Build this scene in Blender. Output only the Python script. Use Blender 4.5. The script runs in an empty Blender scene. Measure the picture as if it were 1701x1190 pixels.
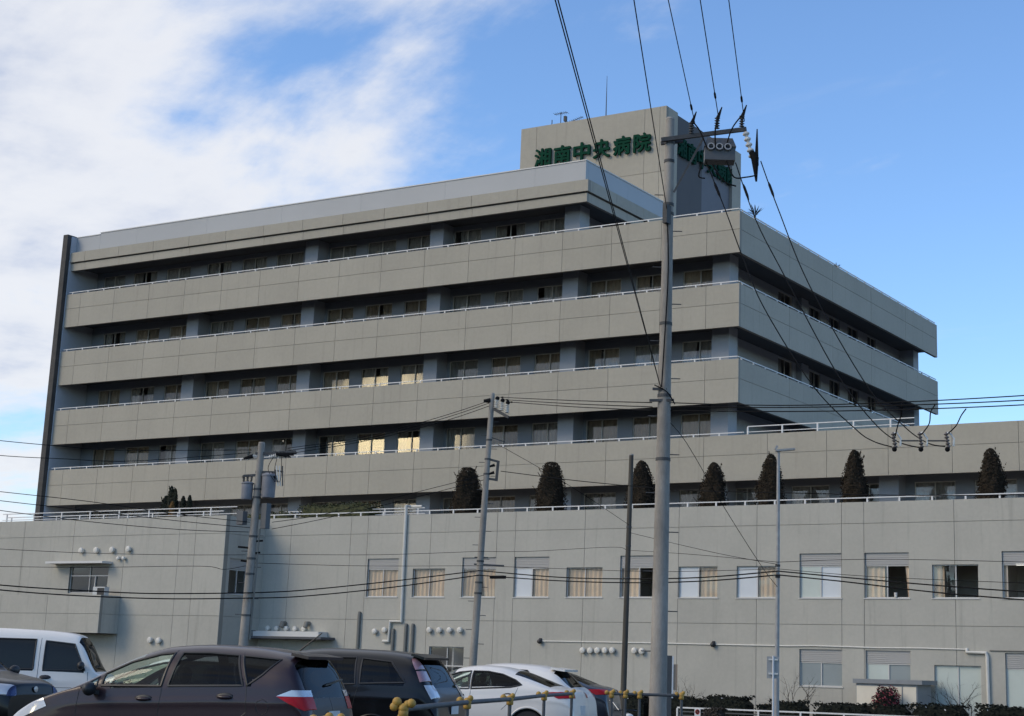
import bpy, math, random
from mathutils import Vector, Matrix

SC = bpy.context.scene
COL = SC.collection
rnd = random.Random(7)

# ------------------------------------------------------------------ camera
EYE = Vector((35.318, -74.0, 1.4))
FW = Vector((-0.50321, 0.86417, 0.0))       # horizontal heading
RT = Vector((0.86417, 0.50321, 0.0))
PITCH, ROLL = math.radians(12.63), math.radians(1.5976)
def setup_camera():
    cam = bpy.data.cameras.new('camera'); o = bpy.data.objects.new('camera', cam); COL.objects.link(o)
    f = FW * math.cos(PITCH) + Vector((0, 0, math.sin(PITCH)))
    u = -FW * math.sin(PITCH) + Vector((0, 0, math.cos(PITCH)))
    r2 = RT * math.cos(ROLL) + u * math.sin(ROLL)
    u2 = -RT * math.sin(ROLL) + u * math.cos(ROLL)
    m = Matrix(((r2.x, u2.x, -f.x, EYE.x), (r2.y, u2.y, -f.y, EYE.y), (r2.z, u2.z, -f.z, EYE.z), (0, 0, 0, 1)))
    o.matrix_world = m
    cam.sensor_width = 36.0
    cam.lens = 36.0 * 2718.76 / 1701
    cam.shift_x = -(1009.6 - 850.5) / 1701
    cam.shift_y = -(595.0 - 505.0) / 1701
    cam.clip_start = 0.1; cam.clip_end = 6000
    SC.camera = o
setup_camera()

# ------------------------------------------------------------------ sky, sun, exposure
SUN_EL = math.radians(34.0)
SUN_AZ = math.atan2(-0.62, -0.78)            # from +Y clockwise: behind the camera, to its left
SKY_STRENGTH = 0.15
def setup_world():
    w = bpy.data.worlds.new('World'); SC.world = w; w.use_nodes = True
    nt = w.node_tree; N = nt.nodes; L = nt.links; N.clear()
    def nd(t, **k):
        n = N.new(t)
        for a, b in k.items(): setattr(n, a, b)
        return n
    def mth(op, a, b=None, c=None, clamp=False):
        n = nd('ShaderNodeMath', operation=op, use_clamp=clamp)
        for i, v in enumerate((a, b, c)):
            if v is None: continue
            if isinstance(v, (int, float)): n.inputs[i].default_value = v
            else: L.new(v, n.inputs[i])
        return n.outputs[0]
    out = nd('ShaderNodeOutputWorld'); bg = nd('ShaderNodeBackground'); bg.inputs['Strength'].default_value = SKY_STRENGTH
    sky = nd('ShaderNodeTexSky', sky_type='NISHITA', sun_disc=False, sun_elevation=SUN_EL, sun_rotation=SUN_AZ)
    sky.altitude = 20; sky.air_density = 1.0; sky.dust_density = 0.1; sky.ozone_density = 2.2
    tc = nd('ShaderNodeTexCoord')
    sep = nd('ShaderNodeSeparateXYZ'); L.new(tc.outputs['Generated'], sep.inputs[0])
    h = mth('ADD', mth('MAXIMUM', sep.outputs[2], 0.0), 0.10)
    cmb = nd('ShaderNodeCombineXYZ')
    L.new(mth('DIVIDE', sep.outputs[0], h), cmb.inputs[0]); L.new(mth('DIVIDE', sep.outputs[1], h), cmb.inputs[1])
    mp = nd('ShaderNodeMapping'); mp.inputs['Location'].default_value = CLOUD_OFF; mp.inputs['Scale'].default_value = (1.0, 1.0, 1.0)
    mp.inputs['Rotation'].default_value = (0, 0, CLOUD_ROT)
    L.new(cmb.outputs[0], mp.inputs[0])
    def noise(vec, scale, det, rough, dist=0.0):
        n = nd('ShaderNodeTexNoise'); n.inputs['Scale'].default_value = scale; n.inputs['Detail'].default_value = det
        n.inputs['Roughness'].default_value = rough; n.inputs['Distortion'].default_value = dist
        L.new(vec, n.inputs['Vector']); return n.outputs['Fac']
    big = noise(mp.outputs[0], 0.55, 3, 0.5)
    st = nd('ShaderNodeMapping'); st.inputs['Scale'].default_value = (1.0, 2.1, 1.0); L.new(mp.outputs[0], st.inputs[0])
    det = noise(st.outputs[0], 1.25, 10, 0.57, 0.25)
    fine = noise(mp.outputs[0], 3.4, 8, 0.6)
    # cloud bank: more cloud towards the bank's direction, thinning away from it
    dotn = nd('ShaderNodeVectorMath', operation='DOT_PRODUCT'); L.new(tc.outputs['Generated'], dotn.inputs[0]); dotn.inputs[1].default_value = BANK_DIR
    bank = mth('MULTIPLY_ADD', dotn.outputs['Value'], BANK_GAIN, BANK_OFF)
    dens = mth('ADD', mth('ADD', mth('MULTIPLY', big, 0.35), mth('MULTIPLY', det, 0.75)), mth('ADD', bank, mth('MULTIPLY', fine, 0.24)))
    mr = nd('ShaderNodeMapRange', interpolation_type='SMOOTHSTEP'); L.new(dens, mr.inputs['Value'])
    mr.inputs['From Min'].default_value = CLOUD_LO; mr.inputs['From Max'].default_value = CLOUD_HI
    # thin high wisps over the whole sky
    wm = nd('ShaderNodeMapping'); wm.inputs['Scale'].default_value = (0.55, 1.5, 1.0); wm.inputs['Rotation'].default_value = (0, 0, 0.9); wm.inputs['Location'].default_value = WISP_OFF; L.new(cmb.outputs[0], wm.inputs[0])
    wr_ = nd('ShaderNodeMapRange', interpolation_type='SMOOTHSTEP'); L.new(noise(wm.outputs[0], 1.1, 9, 0.62, 0.4), wr_.inputs['Value']); wr_.inputs['From Min'].default_value = 0.50; wr_.inputs['From Max'].default_value = 0.78
    mask = mth('MAXIMUM', mth('MULTIPLY', mr.outputs[0], 0.94), mth('MULTIPLY', wr_.outputs[0], 0.55))
    thick = nd('ShaderNodeMapRange', interpolation_type='SMOOTHSTEP'); L.new(dens, thick.inputs['Value'])
    thick.inputs['From Min'].default_value = CLOUD_HI - 0.05; thick.inputs['From Max'].default_value = CLOUD_HI + 0.22
    shade = mth('MULTIPLY', thick.outputs[0], mth('MULTIPLY_ADD', fine, 3.2, -1.1, True))
    ccol = nd('ShaderNodeMix', data_type='RGBA'); L.new(shade, ccol.inputs['Factor'])
    k = 1.0 / SKY_STRENGTH
    ccol.inputs['A'].default_value = (0.66 * k, 0.67 * k, 0.70 * k, 1); ccol.inputs['B'].default_value = (0.36 * k, 0.42 * k, 0.56 * k, 1)
    # warm glow added to unseen cloud, well below the sun, for window reflections
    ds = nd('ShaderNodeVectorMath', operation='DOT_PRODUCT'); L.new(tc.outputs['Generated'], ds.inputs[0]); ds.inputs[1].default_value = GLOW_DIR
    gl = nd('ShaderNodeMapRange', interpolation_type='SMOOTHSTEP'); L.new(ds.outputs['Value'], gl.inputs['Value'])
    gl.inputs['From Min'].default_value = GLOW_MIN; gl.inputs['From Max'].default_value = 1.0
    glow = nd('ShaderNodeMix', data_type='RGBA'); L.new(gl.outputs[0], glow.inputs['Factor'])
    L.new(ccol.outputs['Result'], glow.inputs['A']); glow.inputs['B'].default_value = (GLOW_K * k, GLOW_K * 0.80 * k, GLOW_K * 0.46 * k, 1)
    skyc = nd('ShaderNodeMix', data_type='RGBA', blend_type='MULTIPLY'); skyc.inputs['Factor'].default_value = 1.0
    L.new(sky.outputs[0], skyc.inputs['A']); skyc.inputs['B'].default_value = SKY_TINT
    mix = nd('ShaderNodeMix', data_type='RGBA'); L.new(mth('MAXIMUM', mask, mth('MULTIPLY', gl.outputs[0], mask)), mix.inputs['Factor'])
    L.new(skyc.outputs['Result'], mix.inputs['A']); L.new(glow.outputs['Result'], mix.inputs['B'])
    L.new(mix.outputs['Result'], bg.inputs['Color']); L.new(bg.outputs[0], out.inputs['Surface'])
WISP_OFF = (1.3, 0.4, 0.0); CLOUD_OFF = (3.1, 1.7, 0.0); CLOUD_ROT = 0.45
BANK_DIR = Vector((-0.85, -0.15, 0.45)).normalized()[:]
BANK_GAIN, BANK_OFF = 0.72, -0.40
CLOUD_LO, CLOUD_HI = 0.52, 0.74
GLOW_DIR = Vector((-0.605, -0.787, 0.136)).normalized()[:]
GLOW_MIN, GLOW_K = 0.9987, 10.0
SKY_TINT = (0.78, 0.92, 1.08, 1)
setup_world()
sl = bpy.data.lights.new('sun', 'SUN'); sl.energy = 1.15; sl.angle = math.radians(28); sl.color = (1.0, 0.86, 0.66)
so = bpy.data.objects.new('sun', sl); COL.objects.link(so)
sdir = Vector((math.sin(SUN_AZ) * math.cos(SUN_EL), math.cos(SUN_AZ) * math.cos(SUN_EL), math.sin(SUN_EL)))
so.location = sdir * 200
so.rotation_euler = sdir.to_track_quat('Z', 'Y').to_euler()
vs = SC.view_settings; vs.view_transform = 'Standard'; vs.look = 'None'; vs.gamma = 1.0; vs.exposure = 0.4; vs.use_curve_mapping = False
SC.cycles.max_bounces = 7; SC.cycles.transparent_max_bounces = 12
SC.cycles.caustics_reflective = False; SC.cycles.caustics_refractive = False

# ------------------------------------------------------------------ materials
MATS = {}
def mat(name, col, rough=0.7, metal=0.0, spec=0.5, var=0.0, vscale=3.0, vstretch=(1, 1, 1), col2=None, bump=0.0, bscale=40.0, objrand=0.0,
        streak=0.0, coat=0.0, emit=None, estr=0.0, fine=0.0):
    if name in MATS: return MATS[name]
    m = bpy.data.materials.new(name); m.use_nodes = True; MATS[name] = m
    nt = m.node_tree; N = nt.nodes; L = nt.links; b = N['Principled BSDF']
    b.inputs['Roughness'].default_value = rough; b.inputs['Metallic'].default_value = metal
    b.inputs['Specular IOR Level'].default_value = spec; b.inputs['Coat Weight'].default_value = coat; b.inputs['Coat Roughness'].default_value = 0.06
    b.inputs['Base Color'].default_value = (*col, 1)
    if emit: b.inputs['Emission Color'].default_value = (*emit, 1); b.inputs['Emission Strength'].default_value = estr
    tc = N.new('ShaderNodeTexCoord')
    cur = None
    def mixc(fac, a, bcol, blend='MIX'):
        n = N.new('ShaderNodeMix'); n.data_type = 'RGBA'; n.blend_type = blend
        if isinstance(fac, float): n.inputs['Factor'].default_value = fac
        else: L.new(fac, n.inputs['Factor'])
        for s, v in (('A', a), ('B', bcol)):
            if isinstance(v, tuple): n.inputs[s].default_value = (*v, 1)
            else: L.new(v, n.inputs[s])
        return n.outputs['Result']
    def nz(scale, stretch, det=6, ro=0.6):
        mp = N.new('ShaderNodeMapping'); mp.inputs['Scale'].default_value = stretch; L.new(tc.outputs['Object'], mp.inputs[0])
        n = N.new('ShaderNodeTexNoise'); n.inputs['Scale'].default_value = scale; n.inputs['Detail'].default_value = det; n.inputs['Roughness'].default_value = ro
        L.new(mp.outputs[0], n.inputs['Vector']); return n.outputs['Fac']
    def ramp(fac, lo, hi):
        r = N.new('ShaderNodeMapRange'); r.interpolation_type = 'SMOOTHSTEP'; L.new(fac, r.inputs['Value'])
        r.inputs['From Min'].default_value = lo; r.inputs['From Max'].default_value = hi; return r.outputs[0]
    cur = tuple(col)
    if var > 0:
        c2 = col2 or tuple(max(0.0, c * (1 - var)) for c in col)
        cur = mixc(ramp(nz(vscale, vstretch), 0.32, 0.68), cur, c2)
    if fine > 0:
        cur = mixc(ramp(nz(vscale * 14, vstretch, 3), 0.3, 0.7), cur, mixc(1.0, cur, (1 - fine,) * 3, 'MULTIPLY'))
    if streak > 0:
        f = ramp(nz(1.0, (2.6, 2.6, 0.14), 6, 0.7), 0.53, 0.74)
        n = N.new('ShaderNodeMath'); n.operation = 'MULTIPLY'; L.new(f, n.inputs[0]); n.inputs[1].default_value = streak
        cur = mixc(n.outputs[0], cur, tuple(c * 0.45 for c in col))
    if objrand > 0:
        oi = N.new('ShaderNodeObjectInfo'); r = N.new('ShaderNodeMapRange'); L.new(oi.outputs['Random'], r.inputs['Value'])
        r.inputs['To Min'].default_value = 1 - objrand; r.inputs['To Max'].default_value = 1.0
        cb = N.new('ShaderNodeCombineColor')
        for i in range(3): L.new(r.outputs[0], cb.inputs[i])
        cur = mixc(1.0, cur, cb.outputs[0], 'MULTIPLY')
    if not isinstance(cur, tuple): L.new(cur, b.inputs['Base Color'])
    if bump > 0:
        bp = N.new('ShaderNodeBump'); bp.inputs['Strength'].default_value = bump; bp.inputs['Distance'].default_value = 0.02
        L.new(nz(bscale, (1, 1, 1), 5, 0.65), bp.inputs['Height']); L.new(bp.outputs[0], b.inputs['Normal'])
    return m
def glass(name, tint, gloss=1.9, ior=1.5, rough=0.0):
    if name in MATS: return MATS[name]
    m = bpy.data.materials.new(name); m.use_nodes = True; MATS[name] = m
    nt = m.node_tree; N = nt.nodes; L = nt.links; N.clear()
    o = N.new('ShaderNodeOutputMaterial'); t = N.new('ShaderNodeBsdfTransparent'); t.inputs[0].default_value = (*tint, 1)
    g = N.new('ShaderNodeBsdfGlossy'); g.inputs['Roughness'].default_value = rough; g.inputs['Color'].default_value = (0.95, 0.97, 1.0, 1)
    lw = N.new('ShaderNodeLayerWeight'); lw.inputs['Blend'].default_value = 0.5      # Schlick: 0.04 + 0.96 (1 - cos)^5, the same on both faces
    pw = N.new('ShaderNodeMath'); pw.operation = 'POWER'; pw.inputs[1].default_value = 5.0; L.new(lw.outputs['Facing'], pw.inputs[0])
    fr = N.new('ShaderNodeMath'); fr.operation = 'MULTIPLY_ADD'; fr.inputs[1].default_value = 0.96; fr.inputs[2].default_value = 0.04; L.new(pw.outputs[0], fr.inputs[0])
    k = N.new('ShaderNodeMath'); k.operation = 'MULTIPLY'; k.use_clamp = True; k.inputs[1].default_value = gloss; L.new(fr.outputs[0], k.inputs[0])
    # slight waviness of the panes
    tc = N.new('ShaderNodeTexCoord'); nz = N.new('ShaderNodeTexNoise'); nz.inputs['Scale'].default_value = 0.9; nz.inputs['Detail'].default_value = 1.0
    L.new(tc.outputs['Object'], nz.inputs['Vector']); bp = N.new('ShaderNodeBump'); bp.inputs['Strength'].default_value = 0.05; bp.inputs['Distance'].default_value = 0.05
    L.new(nz.outputs['Fac'], bp.inputs['Height']); L.new(bp.outputs[0], g.inputs['Normal'])
    mx = N.new('ShaderNodeMixShader'); L.new(k.outputs[0], mx.inputs[0]); L.new(t.outputs[0], mx.inputs[1]); L.new(g.outputs[0], mx.inputs[2]); L.new(mx.outputs[0], o.inputs[0])
    return m

M_BEIGE = mat('painted_concrete_beige', (0.44, 0.402, 0.325), 0.85, var=0.07, vscale=0.35, bump=0.25, bscale=30, objrand=0.06, streak=0.26, fine=0.05)
M_POD = mat('painted_concrete_grey_beige', (0.485, 0.46, 0.395), 0.85, var=0.08, vscale=0.4, bump=0.25, bscale=30, objrand=0.05, streak=0.34, fine=0.05)
M_CORE = mat('wall_core_concrete', (0.29, 0.27, 0.23), 0.9)
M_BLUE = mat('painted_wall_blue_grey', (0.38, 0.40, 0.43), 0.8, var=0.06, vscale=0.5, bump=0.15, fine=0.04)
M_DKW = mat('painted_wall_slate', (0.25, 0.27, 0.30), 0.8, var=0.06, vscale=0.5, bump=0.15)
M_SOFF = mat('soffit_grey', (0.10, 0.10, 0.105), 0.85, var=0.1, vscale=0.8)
M_METAL = mat('parapet_metal_panel', (0.41, 0.42, 0.425), 0.5, var=0.05, vscale=0.3, objrand=0.03)
M_COPE = mat('coping_light', (0.66, 0.64, 0.60), 0.6)
M_FIN = mat('fin_wall_dark', (0.075, 0.07, 0.065), 0.8, var=0.25, vscale=2.0, bump=0.3)
M_RAIL = mat('railing_white', (0.70, 0.685, 0.66), 0.5)
M_FRAME = mat('window_frame_alu', (0.56, 0.54, 0.50), 0.5)
M_FRAMED = mat('window_frame_dark', (0.10, 0.10, 0.10), 0.5)
M_GLASS = glass('window_glass', (0.93, 0.92, 0.90), 1.0)
M_FROSTB = mat('frosted_glass_blue', (0.27, 0.30, 0.30), 0.25, var=0.06, vscale=1.0)
M_FROSTG = mat('frosted_glass_green', (0.54, 0.58, 0.52), 0.25, var=0.06, vscale=1.0)
M_FROSTW = mat('frosted_glass_white', (0.64, 0.66, 0.67), 0.25, var=0.05, vscale=1.0)
M_CURT = mat('curtain_beige', (0.86, 0.68, 0.49), 0.95, var=0.10, vscale=1.5, objrand=0.2)
M_CURTW = mat('curtain_lace', (0.72, 0.72, 0.69), 0.95, var=0.08, vscale=1.5, objrand=0.25)
M_CURTT = mat('curtain_taupe', (0.46, 0.39, 0.31), 0.95, var=0.12, vscale=1.5, objrand=0.35)
M_CURTG = mat('curtain_grey', (0.44, 0.44, 0.44), 0.95, var=0.10, vscale=1.5, objrand=0.35)
M_ROOM = mat('room_wall', (0.55, 0.54, 0.51), 0.9)
M_LAMP = mat('lit_tube', (1, 1, 1), 0.5, emit=(1.0, 0.96, 0.86), estr=2.2)
M_SIGN = mat('sign_green', (0.004, 0.050, 0.028), 0.8, spec=0.1, var=0.15, vscale=3)
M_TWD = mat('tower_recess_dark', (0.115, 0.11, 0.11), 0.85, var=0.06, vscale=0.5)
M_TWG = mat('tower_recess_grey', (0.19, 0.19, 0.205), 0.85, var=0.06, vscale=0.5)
M_SHUT = mat('shutter_grey', (0.40, 0.385, 0.36), 0.5)
M_PIPEW = mat('pipe_white', (0.68, 0.65, 0.58), 0.5, var=0.08)
M_PIPEB = mat('pipe_taupe', (0.19, 0.18, 0.155), 0.6, var=0.1)
M_VENT = mat('vent_cap_white', (0.72, 0.68, 0.60), 0.5, var=0.1, vscale=4)
M_BLACK = mat('black_plastic', (0.02, 0.02, 0.022), 0.5)
M_ASPH = mat('asphalt', (0.055, 0.055, 0.057), 0.9, var=0.25, vscale=0.3, bump=0.5, bscale=60, fine=0.25)
M_CONC = mat('pole_concrete', (0.385, 0.35, 0.305), 0.9, var=0.42, vscale=1.6, vstretch=(1, 1, 0.35), bump=0.4, bscale=25, streak=0.45, fine=0.12)
M_GALV = mat('galvanised_steel', (0.36, 0.355, 0.345), 0.55, 0.2, var=0.2, vscale=5)
M_STEEL = mat('weathered_steel', (0.075, 0.075, 0.075), 0.7, 0.0, var=0.3, vscale=5)
M_WIRE = mat('wire_black', (0.012, 0.012, 0.013), 0.8, spec=0.1)
M_PORC = mat('porcelain_white', (0.70, 0.67, 0.61), 0.25)

# ------------------------------------------------------------------ mesh helpers
class MB:
    def __init__(s): s.v = []; s.f = []
    def add(s, vs, fs):
        b = len(s.v); s.v += [tuple(p) for p in vs]; s.f += [tuple(b + i for i in q) for q in fs]; return s
    def box(s, x0, x1, y0, y1, z0, z1):
        return s.add([(x0, y0, z0), (x1, y0, z0), (x1, y1, z0), (x0, y1, z0), (x0, y0, z1), (x1, y0, z1), (x1, y1, z1), (x0, y1, z1)],
                     [(0, 3, 2, 1), (4, 5, 6, 7), (0, 1, 5, 4), (1, 2, 6, 5), (2, 3, 7, 6), (3, 0, 4, 7)])
    def pbox(s, P, u0, u1, w0, w1, z0, z1):
        c = [P(u0, w0, z0), P(u1, w0, z0), P(u1, w1, z0), P(u0, w1, z0), P(u0, w0, z1), P(u1, w0, z1), P(u1, w1, z1), P(u0, w1, z1)]
        return s.add(c, [(0, 3, 2, 1), (4, 5, 6, 7), (0, 1, 5, 4), (1, 2, 6, 5), (2, 3, 7, 6), (3, 0, 4, 7)])
    def bar(s, a, b, w, h, up=Vector((0, 0, 1))):
        a = Vector(a); b = Vector(b); d = (b - a).normalized(); sd = d.cross(up)
        if sd.length < 1e-4: sd = Vector((1, 0, 0))
        sd.normalize(); u = sd.cross(d) * (h / 2); sd = sd * (w / 2)
        c = [a - sd - u, a + sd - u, a + sd + u, a - sd + u, b - sd - u, b + sd - u, b + sd + u, b - sd + u]
        return s.add(c, [(0, 1, 2, 3), (4, 7, 6, 5), (0, 4, 5, 1), (1, 5, 6, 2), (2, 6, 7, 3), (3, 7, 4, 0)])
    def tube(s, pts, r, n=8):
        pts = [Vector(p) for p in pts]; m = len(pts); rr = r if isinstance(r, (list, tuple)) else [r] * m
        d = (pts[1] - pts[0]).normalized(); up = Vector((0, 0, 1)) if abs(d.z) < 0.9 else Vector((1, 0, 0))
        a = d.cross(up).normalized(); b0 = len(s.v)
        for i, p in enumerate(pts):
            if i < m - 1: dn = (pts[i + 1] - p).normalized()
            if i > 0:
                dm = ((p - pts[i - 1]).normalized() + dn).normalized() if i < m - 1 else (p - pts[i - 1]).normalized()
            else: dm = dn
            a = (a - dm * a.dot(dm)).normalized(); b = dm.cross(a)
            for k in range(n):
                t = 2 * math.pi * k / n; s.v.append(tuple(p + (a * math.cos(t) + b * math.sin(t)) * rr[i]))
        for i in range(m - 1):
            for k in range(n):
                k2 = (k + 1) % n; s.f.append((b0 + i * n + k, b0 + i * n + k2, b0 + (i + 1) * n + k2, b0 + (i + 1) * n + k))
        s.f.append(tuple(b0 + k for k in reversed(range(n)))); s.f.append(tuple(b0 + (m - 1) * n + k for k in range(n)))
        return s
    def lathe(s, prof, c=(0, 0, 0), ax=(0, 0, 1), n=16):
        ax = Vector(ax).normalized(); up = Vector((0, 0, 1)) if abs(ax.z) < 0.9 else Vector((1, 0, 0))
        a = ax.cross(up).normalized(); b = ax.cross(a); c = Vector(c); b0 = len(s.v)
        for r, h in prof:
            for k in range(n):
                t = 2 * math.pi * k / n; s.v.append(tuple(c + ax * h + (a * math.cos(t) + b * math.sin(t)) * max(r, 1e-4)))
        for i in range(len(prof) - 1):
            for k in range(n):
                k2 = (k + 1) % n; s.f.append((b0 + i * n + k, b0 + i * n + k2, b0 + (i + 1) * n + k2, b0 + (i + 1) * n + k))
        s.f.append(tuple(b0 + k for k in reversed(range(n)))); s.f.append(tuple(b0 + (len(prof) - 1) * n + k for k in range(n)))
        return s
    def ball(s, c, r, n=10, m=6, sc=(1, 1, 1)):
        b0 = len(s.v); c = Vector(c)
        for i in range(m + 1):
            ph = math.pi * i / m
            for k in range(n):
                t = 2 * math.pi * k / n; s.v.append((c.x + r * sc[0] * math.sin(ph) * math.cos(t), c.y + r * sc[1] * math.sin(ph) * math.sin(t), c.z + r * sc[2] * math.cos(ph)))
        for i in range(m):
            for k in range(n):
                k2 = (k + 1) % n; s.f.append((b0 + i * n + k, b0 + (i + 1) * n + k, b0 + (i + 1) * n + k2, b0 + i * n + k2))
        return s
    def build(s, name, m, parent=None, smooth=False, world=False):
        me = bpy.data.meshes.new(name); me.from_pydata(s.v, [], s.f); me.update()
        if m: me.materials.append(m)
        if smooth is True:
            for p in me.polygons: p.use_smooth = True
        elif smooth == 'auto':
            for p in me.polygons: p.use_smooth = True
            me.set_sharp_from_angle(angle=math.radians(38))
        o = bpy.data.objects.new(name, me); COL.objects.link(o)
        if parent:
            o.parent = parent
            if world and parent.type == 'EMPTY': o.matrix_parent_inverse = Matrix.Translation(-parent.location)
        return o
def empty(name, loc=(0, 0, 0), rz=0.0):
    o = bpy.data.objects.new(name, None); COL.objects.link(o); o.location = loc; o.rotation_euler = (0, 0, rz); o.empty_display_size = 0.2; return o
def tag(o, label=None, cat=None, group=None, kind=None):
    if label: o['label'] = label
    if cat: o['category'] = cat
    if group: o['group'] = group
    if kind: o['kind'] = kind
    return o
def copy_tree(o, parent=None):
    c = o.copy(); COL.objects.link(c)
    if parent: c.parent = parent
    for ch in list(o.children): copy_tree(ch, c)
    return c
def FP(Y0): return lambda u, w, z: (u, Y0 + w, z)          # wall facing -Y, w goes inwards
def RP(X0): return lambda u, w, z: (X0 - w, u, z)          # wall facing +X
def holed(mb, P, u0, u1, z0, z1, holes, w0, w1):
    hs = [(max(a, u0), min(b, u1), max(c, z0), min(d, z1)) for a, b, c, d in holes]
    hs = [h for h in hs if h[1] - h[0] > 1e-4 and h[3] - h[2] > 1e-4]
    us = sorted({u0, u1, *[x for h in hs for x in h[:2]]}); zs = sorted({z0, z1, *[x for h in hs for x in h[2:]]})
    def solid(i, j):
        if i < 0 or j < 0 or i >= len(us) - 1 or j >= len(zs) - 1: return False
        cu = (us[i] + us[i + 1]) / 2; cz = (zs[j] + zs[j + 1]) / 2
        return not any(h[0] < cu < h[1] and h[2] < cz < h[3] for h in hs)
    n = 0
    for i in range(len(us) - 1):
        for j in range(len(zs) - 1):
            if not solid(i, j): continue
            n += 1; a, b, c, d = us[i], us[i + 1], zs[j], zs[j + 1]
            mb.add([P(a, w0, c), P(b, w0, c), P(b, w0, d), P(a, w0, d)], [(0, 1, 2, 3)])
            mb.add([P(a, w1, c), P(b, w1, c), P(b, w1, d), P(a, w1, d)], [(3, 2, 1, 0)])
            if not solid(i - 1, j): mb.add([P(a, w0, c), P(a, w0, d), P(a, w1, d), P(a, w1, c)], [(0, 1, 2, 3)])
            if not solid(i + 1, j): mb.add([P(b, w0, c), P(b, w1, c), P(b, w1, d), P(b, w0, d)], [(0, 1, 2, 3)])
            if not solid(i, j - 1): mb.add([P(a, w0, c), P(a, w1, c), P(b, w1, c), P(b, w0, c)], [(0, 1, 2, 3)])
            if not solid(i, j + 1): mb.add([P(a, w0, d), P(b, w0, d), P(b, w1, d), P(a, w1, d)], [(0, 1, 2, 3)])
    return n
GAP = 0.022
def panel_wall(parent, core_name, P, us, zs, holes, m, t=0.032, depth=0.25, core_m=None, GAP=GAP):
    mb = MB(); holed(mb, P, us[0], us[-1], zs[0], zs[-1], holes, t - 0.002, depth)
    core = mb.build(core_name, core_m or M_CORE, parent, world=True)
    for i in range(len(us) - 1):
        for j in range(len(zs) - 1):
            a, b, c, d = us[i], us[i + 1], zs[j], zs[j + 1]
            if i > 0: a += GAP / 2
            if i < len(us) - 2: b -= GAP / 2
            if j > 0: c += GAP / 2
            if j < len(zs) - 2: d -= GAP / 2
            p = MB()
            if holed(p, P, a, b, c, d, holes, 0.0, t): p.build('panel', m, core)
    return core
def smooth_path(pts, sub=6):
    pts = [Vector(p) for p in pts]; out = []
    for i in range(len(pts) - 1):
        p0 = pts[max(i - 1, 0)]; p1 = pts[i]; p2 = pts[i + 1]; p3 = pts[min(i + 2, len(pts) - 1)]
        for k in range(sub):
            t = k / sub; out.append(0.5 * ((2 * p1) + (p2 - p0) * t + (2 * p0 - 5 * p1 + 4 * p2 - p3) * t * t + (3 * p1 - p0 - 3 * p2 + p3) * t ** 3))
    out.append(pts[-1]); return out
def arange(a, b, s):
    r = []; x = a
    while x <= b + 1e-6: r.append(x); x += s
    return r
# ------------------------------------------------------------------ ground
GZ = -0.85                                    # the hospital's own ground; the car park lies higher
def ground_z(y):
    t = min(1.0, max(0.0, (y + 32.0) / 14.0)); t = t * t * (3 - 2 * t); return GZ * t
def build_ground():
    ys = [-2500, -600, -200, -100, -60] + arange(-40, -10, 1.5) + [0, 40, 120, 600, 3000]
    xs = [-3000, -600, -150, -80, -40, -20, 0, 20, 40, 80, 150, 600, 3000]
    mb = MB()
    for y in ys:
        for x in xs: mb.v.append((x, y, ground_z(y)))
    n = len(xs)
    for j in range(len(ys) - 1):
        for i in range(n - 1): mb.f.append((j * n + i, j * n + i + 1, (j + 1) * n + i + 1, (j + 1) * n + i))
    tag(mb.build('ground', M_ASPH, smooth=True), kind='structure')
build_ground()

# ------------------------------------------------------------------ hospital
M_FLOOR = mat('balcony_floor', (0.36, 0.35, 0.33), 0.9, var=0.15, vscale=1.0)
H = empty('hospital_building', (-18, 12, GZ))
tag(H, 'large beige concrete hospital with stacked balcony bands and a green lettered roof tower', 'hospital')
def curtain(mb, P, ua, ub, z0, z1, w, taper=0.0):
    n = max(4, int((ub - ua) / 0.05)); b0 = len(mb.v); ph = rnd.random() * 6
    for k in range(n + 1):
        t = k / n; u = ua + (ub - ua) * t; q = 0.028 * math.sin(t * n * 1.25 + ph) + 0.012 * math.sin(t * n * 0.4 + ph)
        mb.v.append(P(u, w + q, z1)); mb.v.append(P(ua + (u - ua) * (1 - taper) if taper > 0 else ub - (ub - u) * (1 + taper), w + q * 1.4, z0))
    for k in range(n): mb.f.append((b0 + 2 * k, b0 + 2 * k + 2, b0 + 2 * k + 3, b0 + 2 * k + 1))
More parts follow.
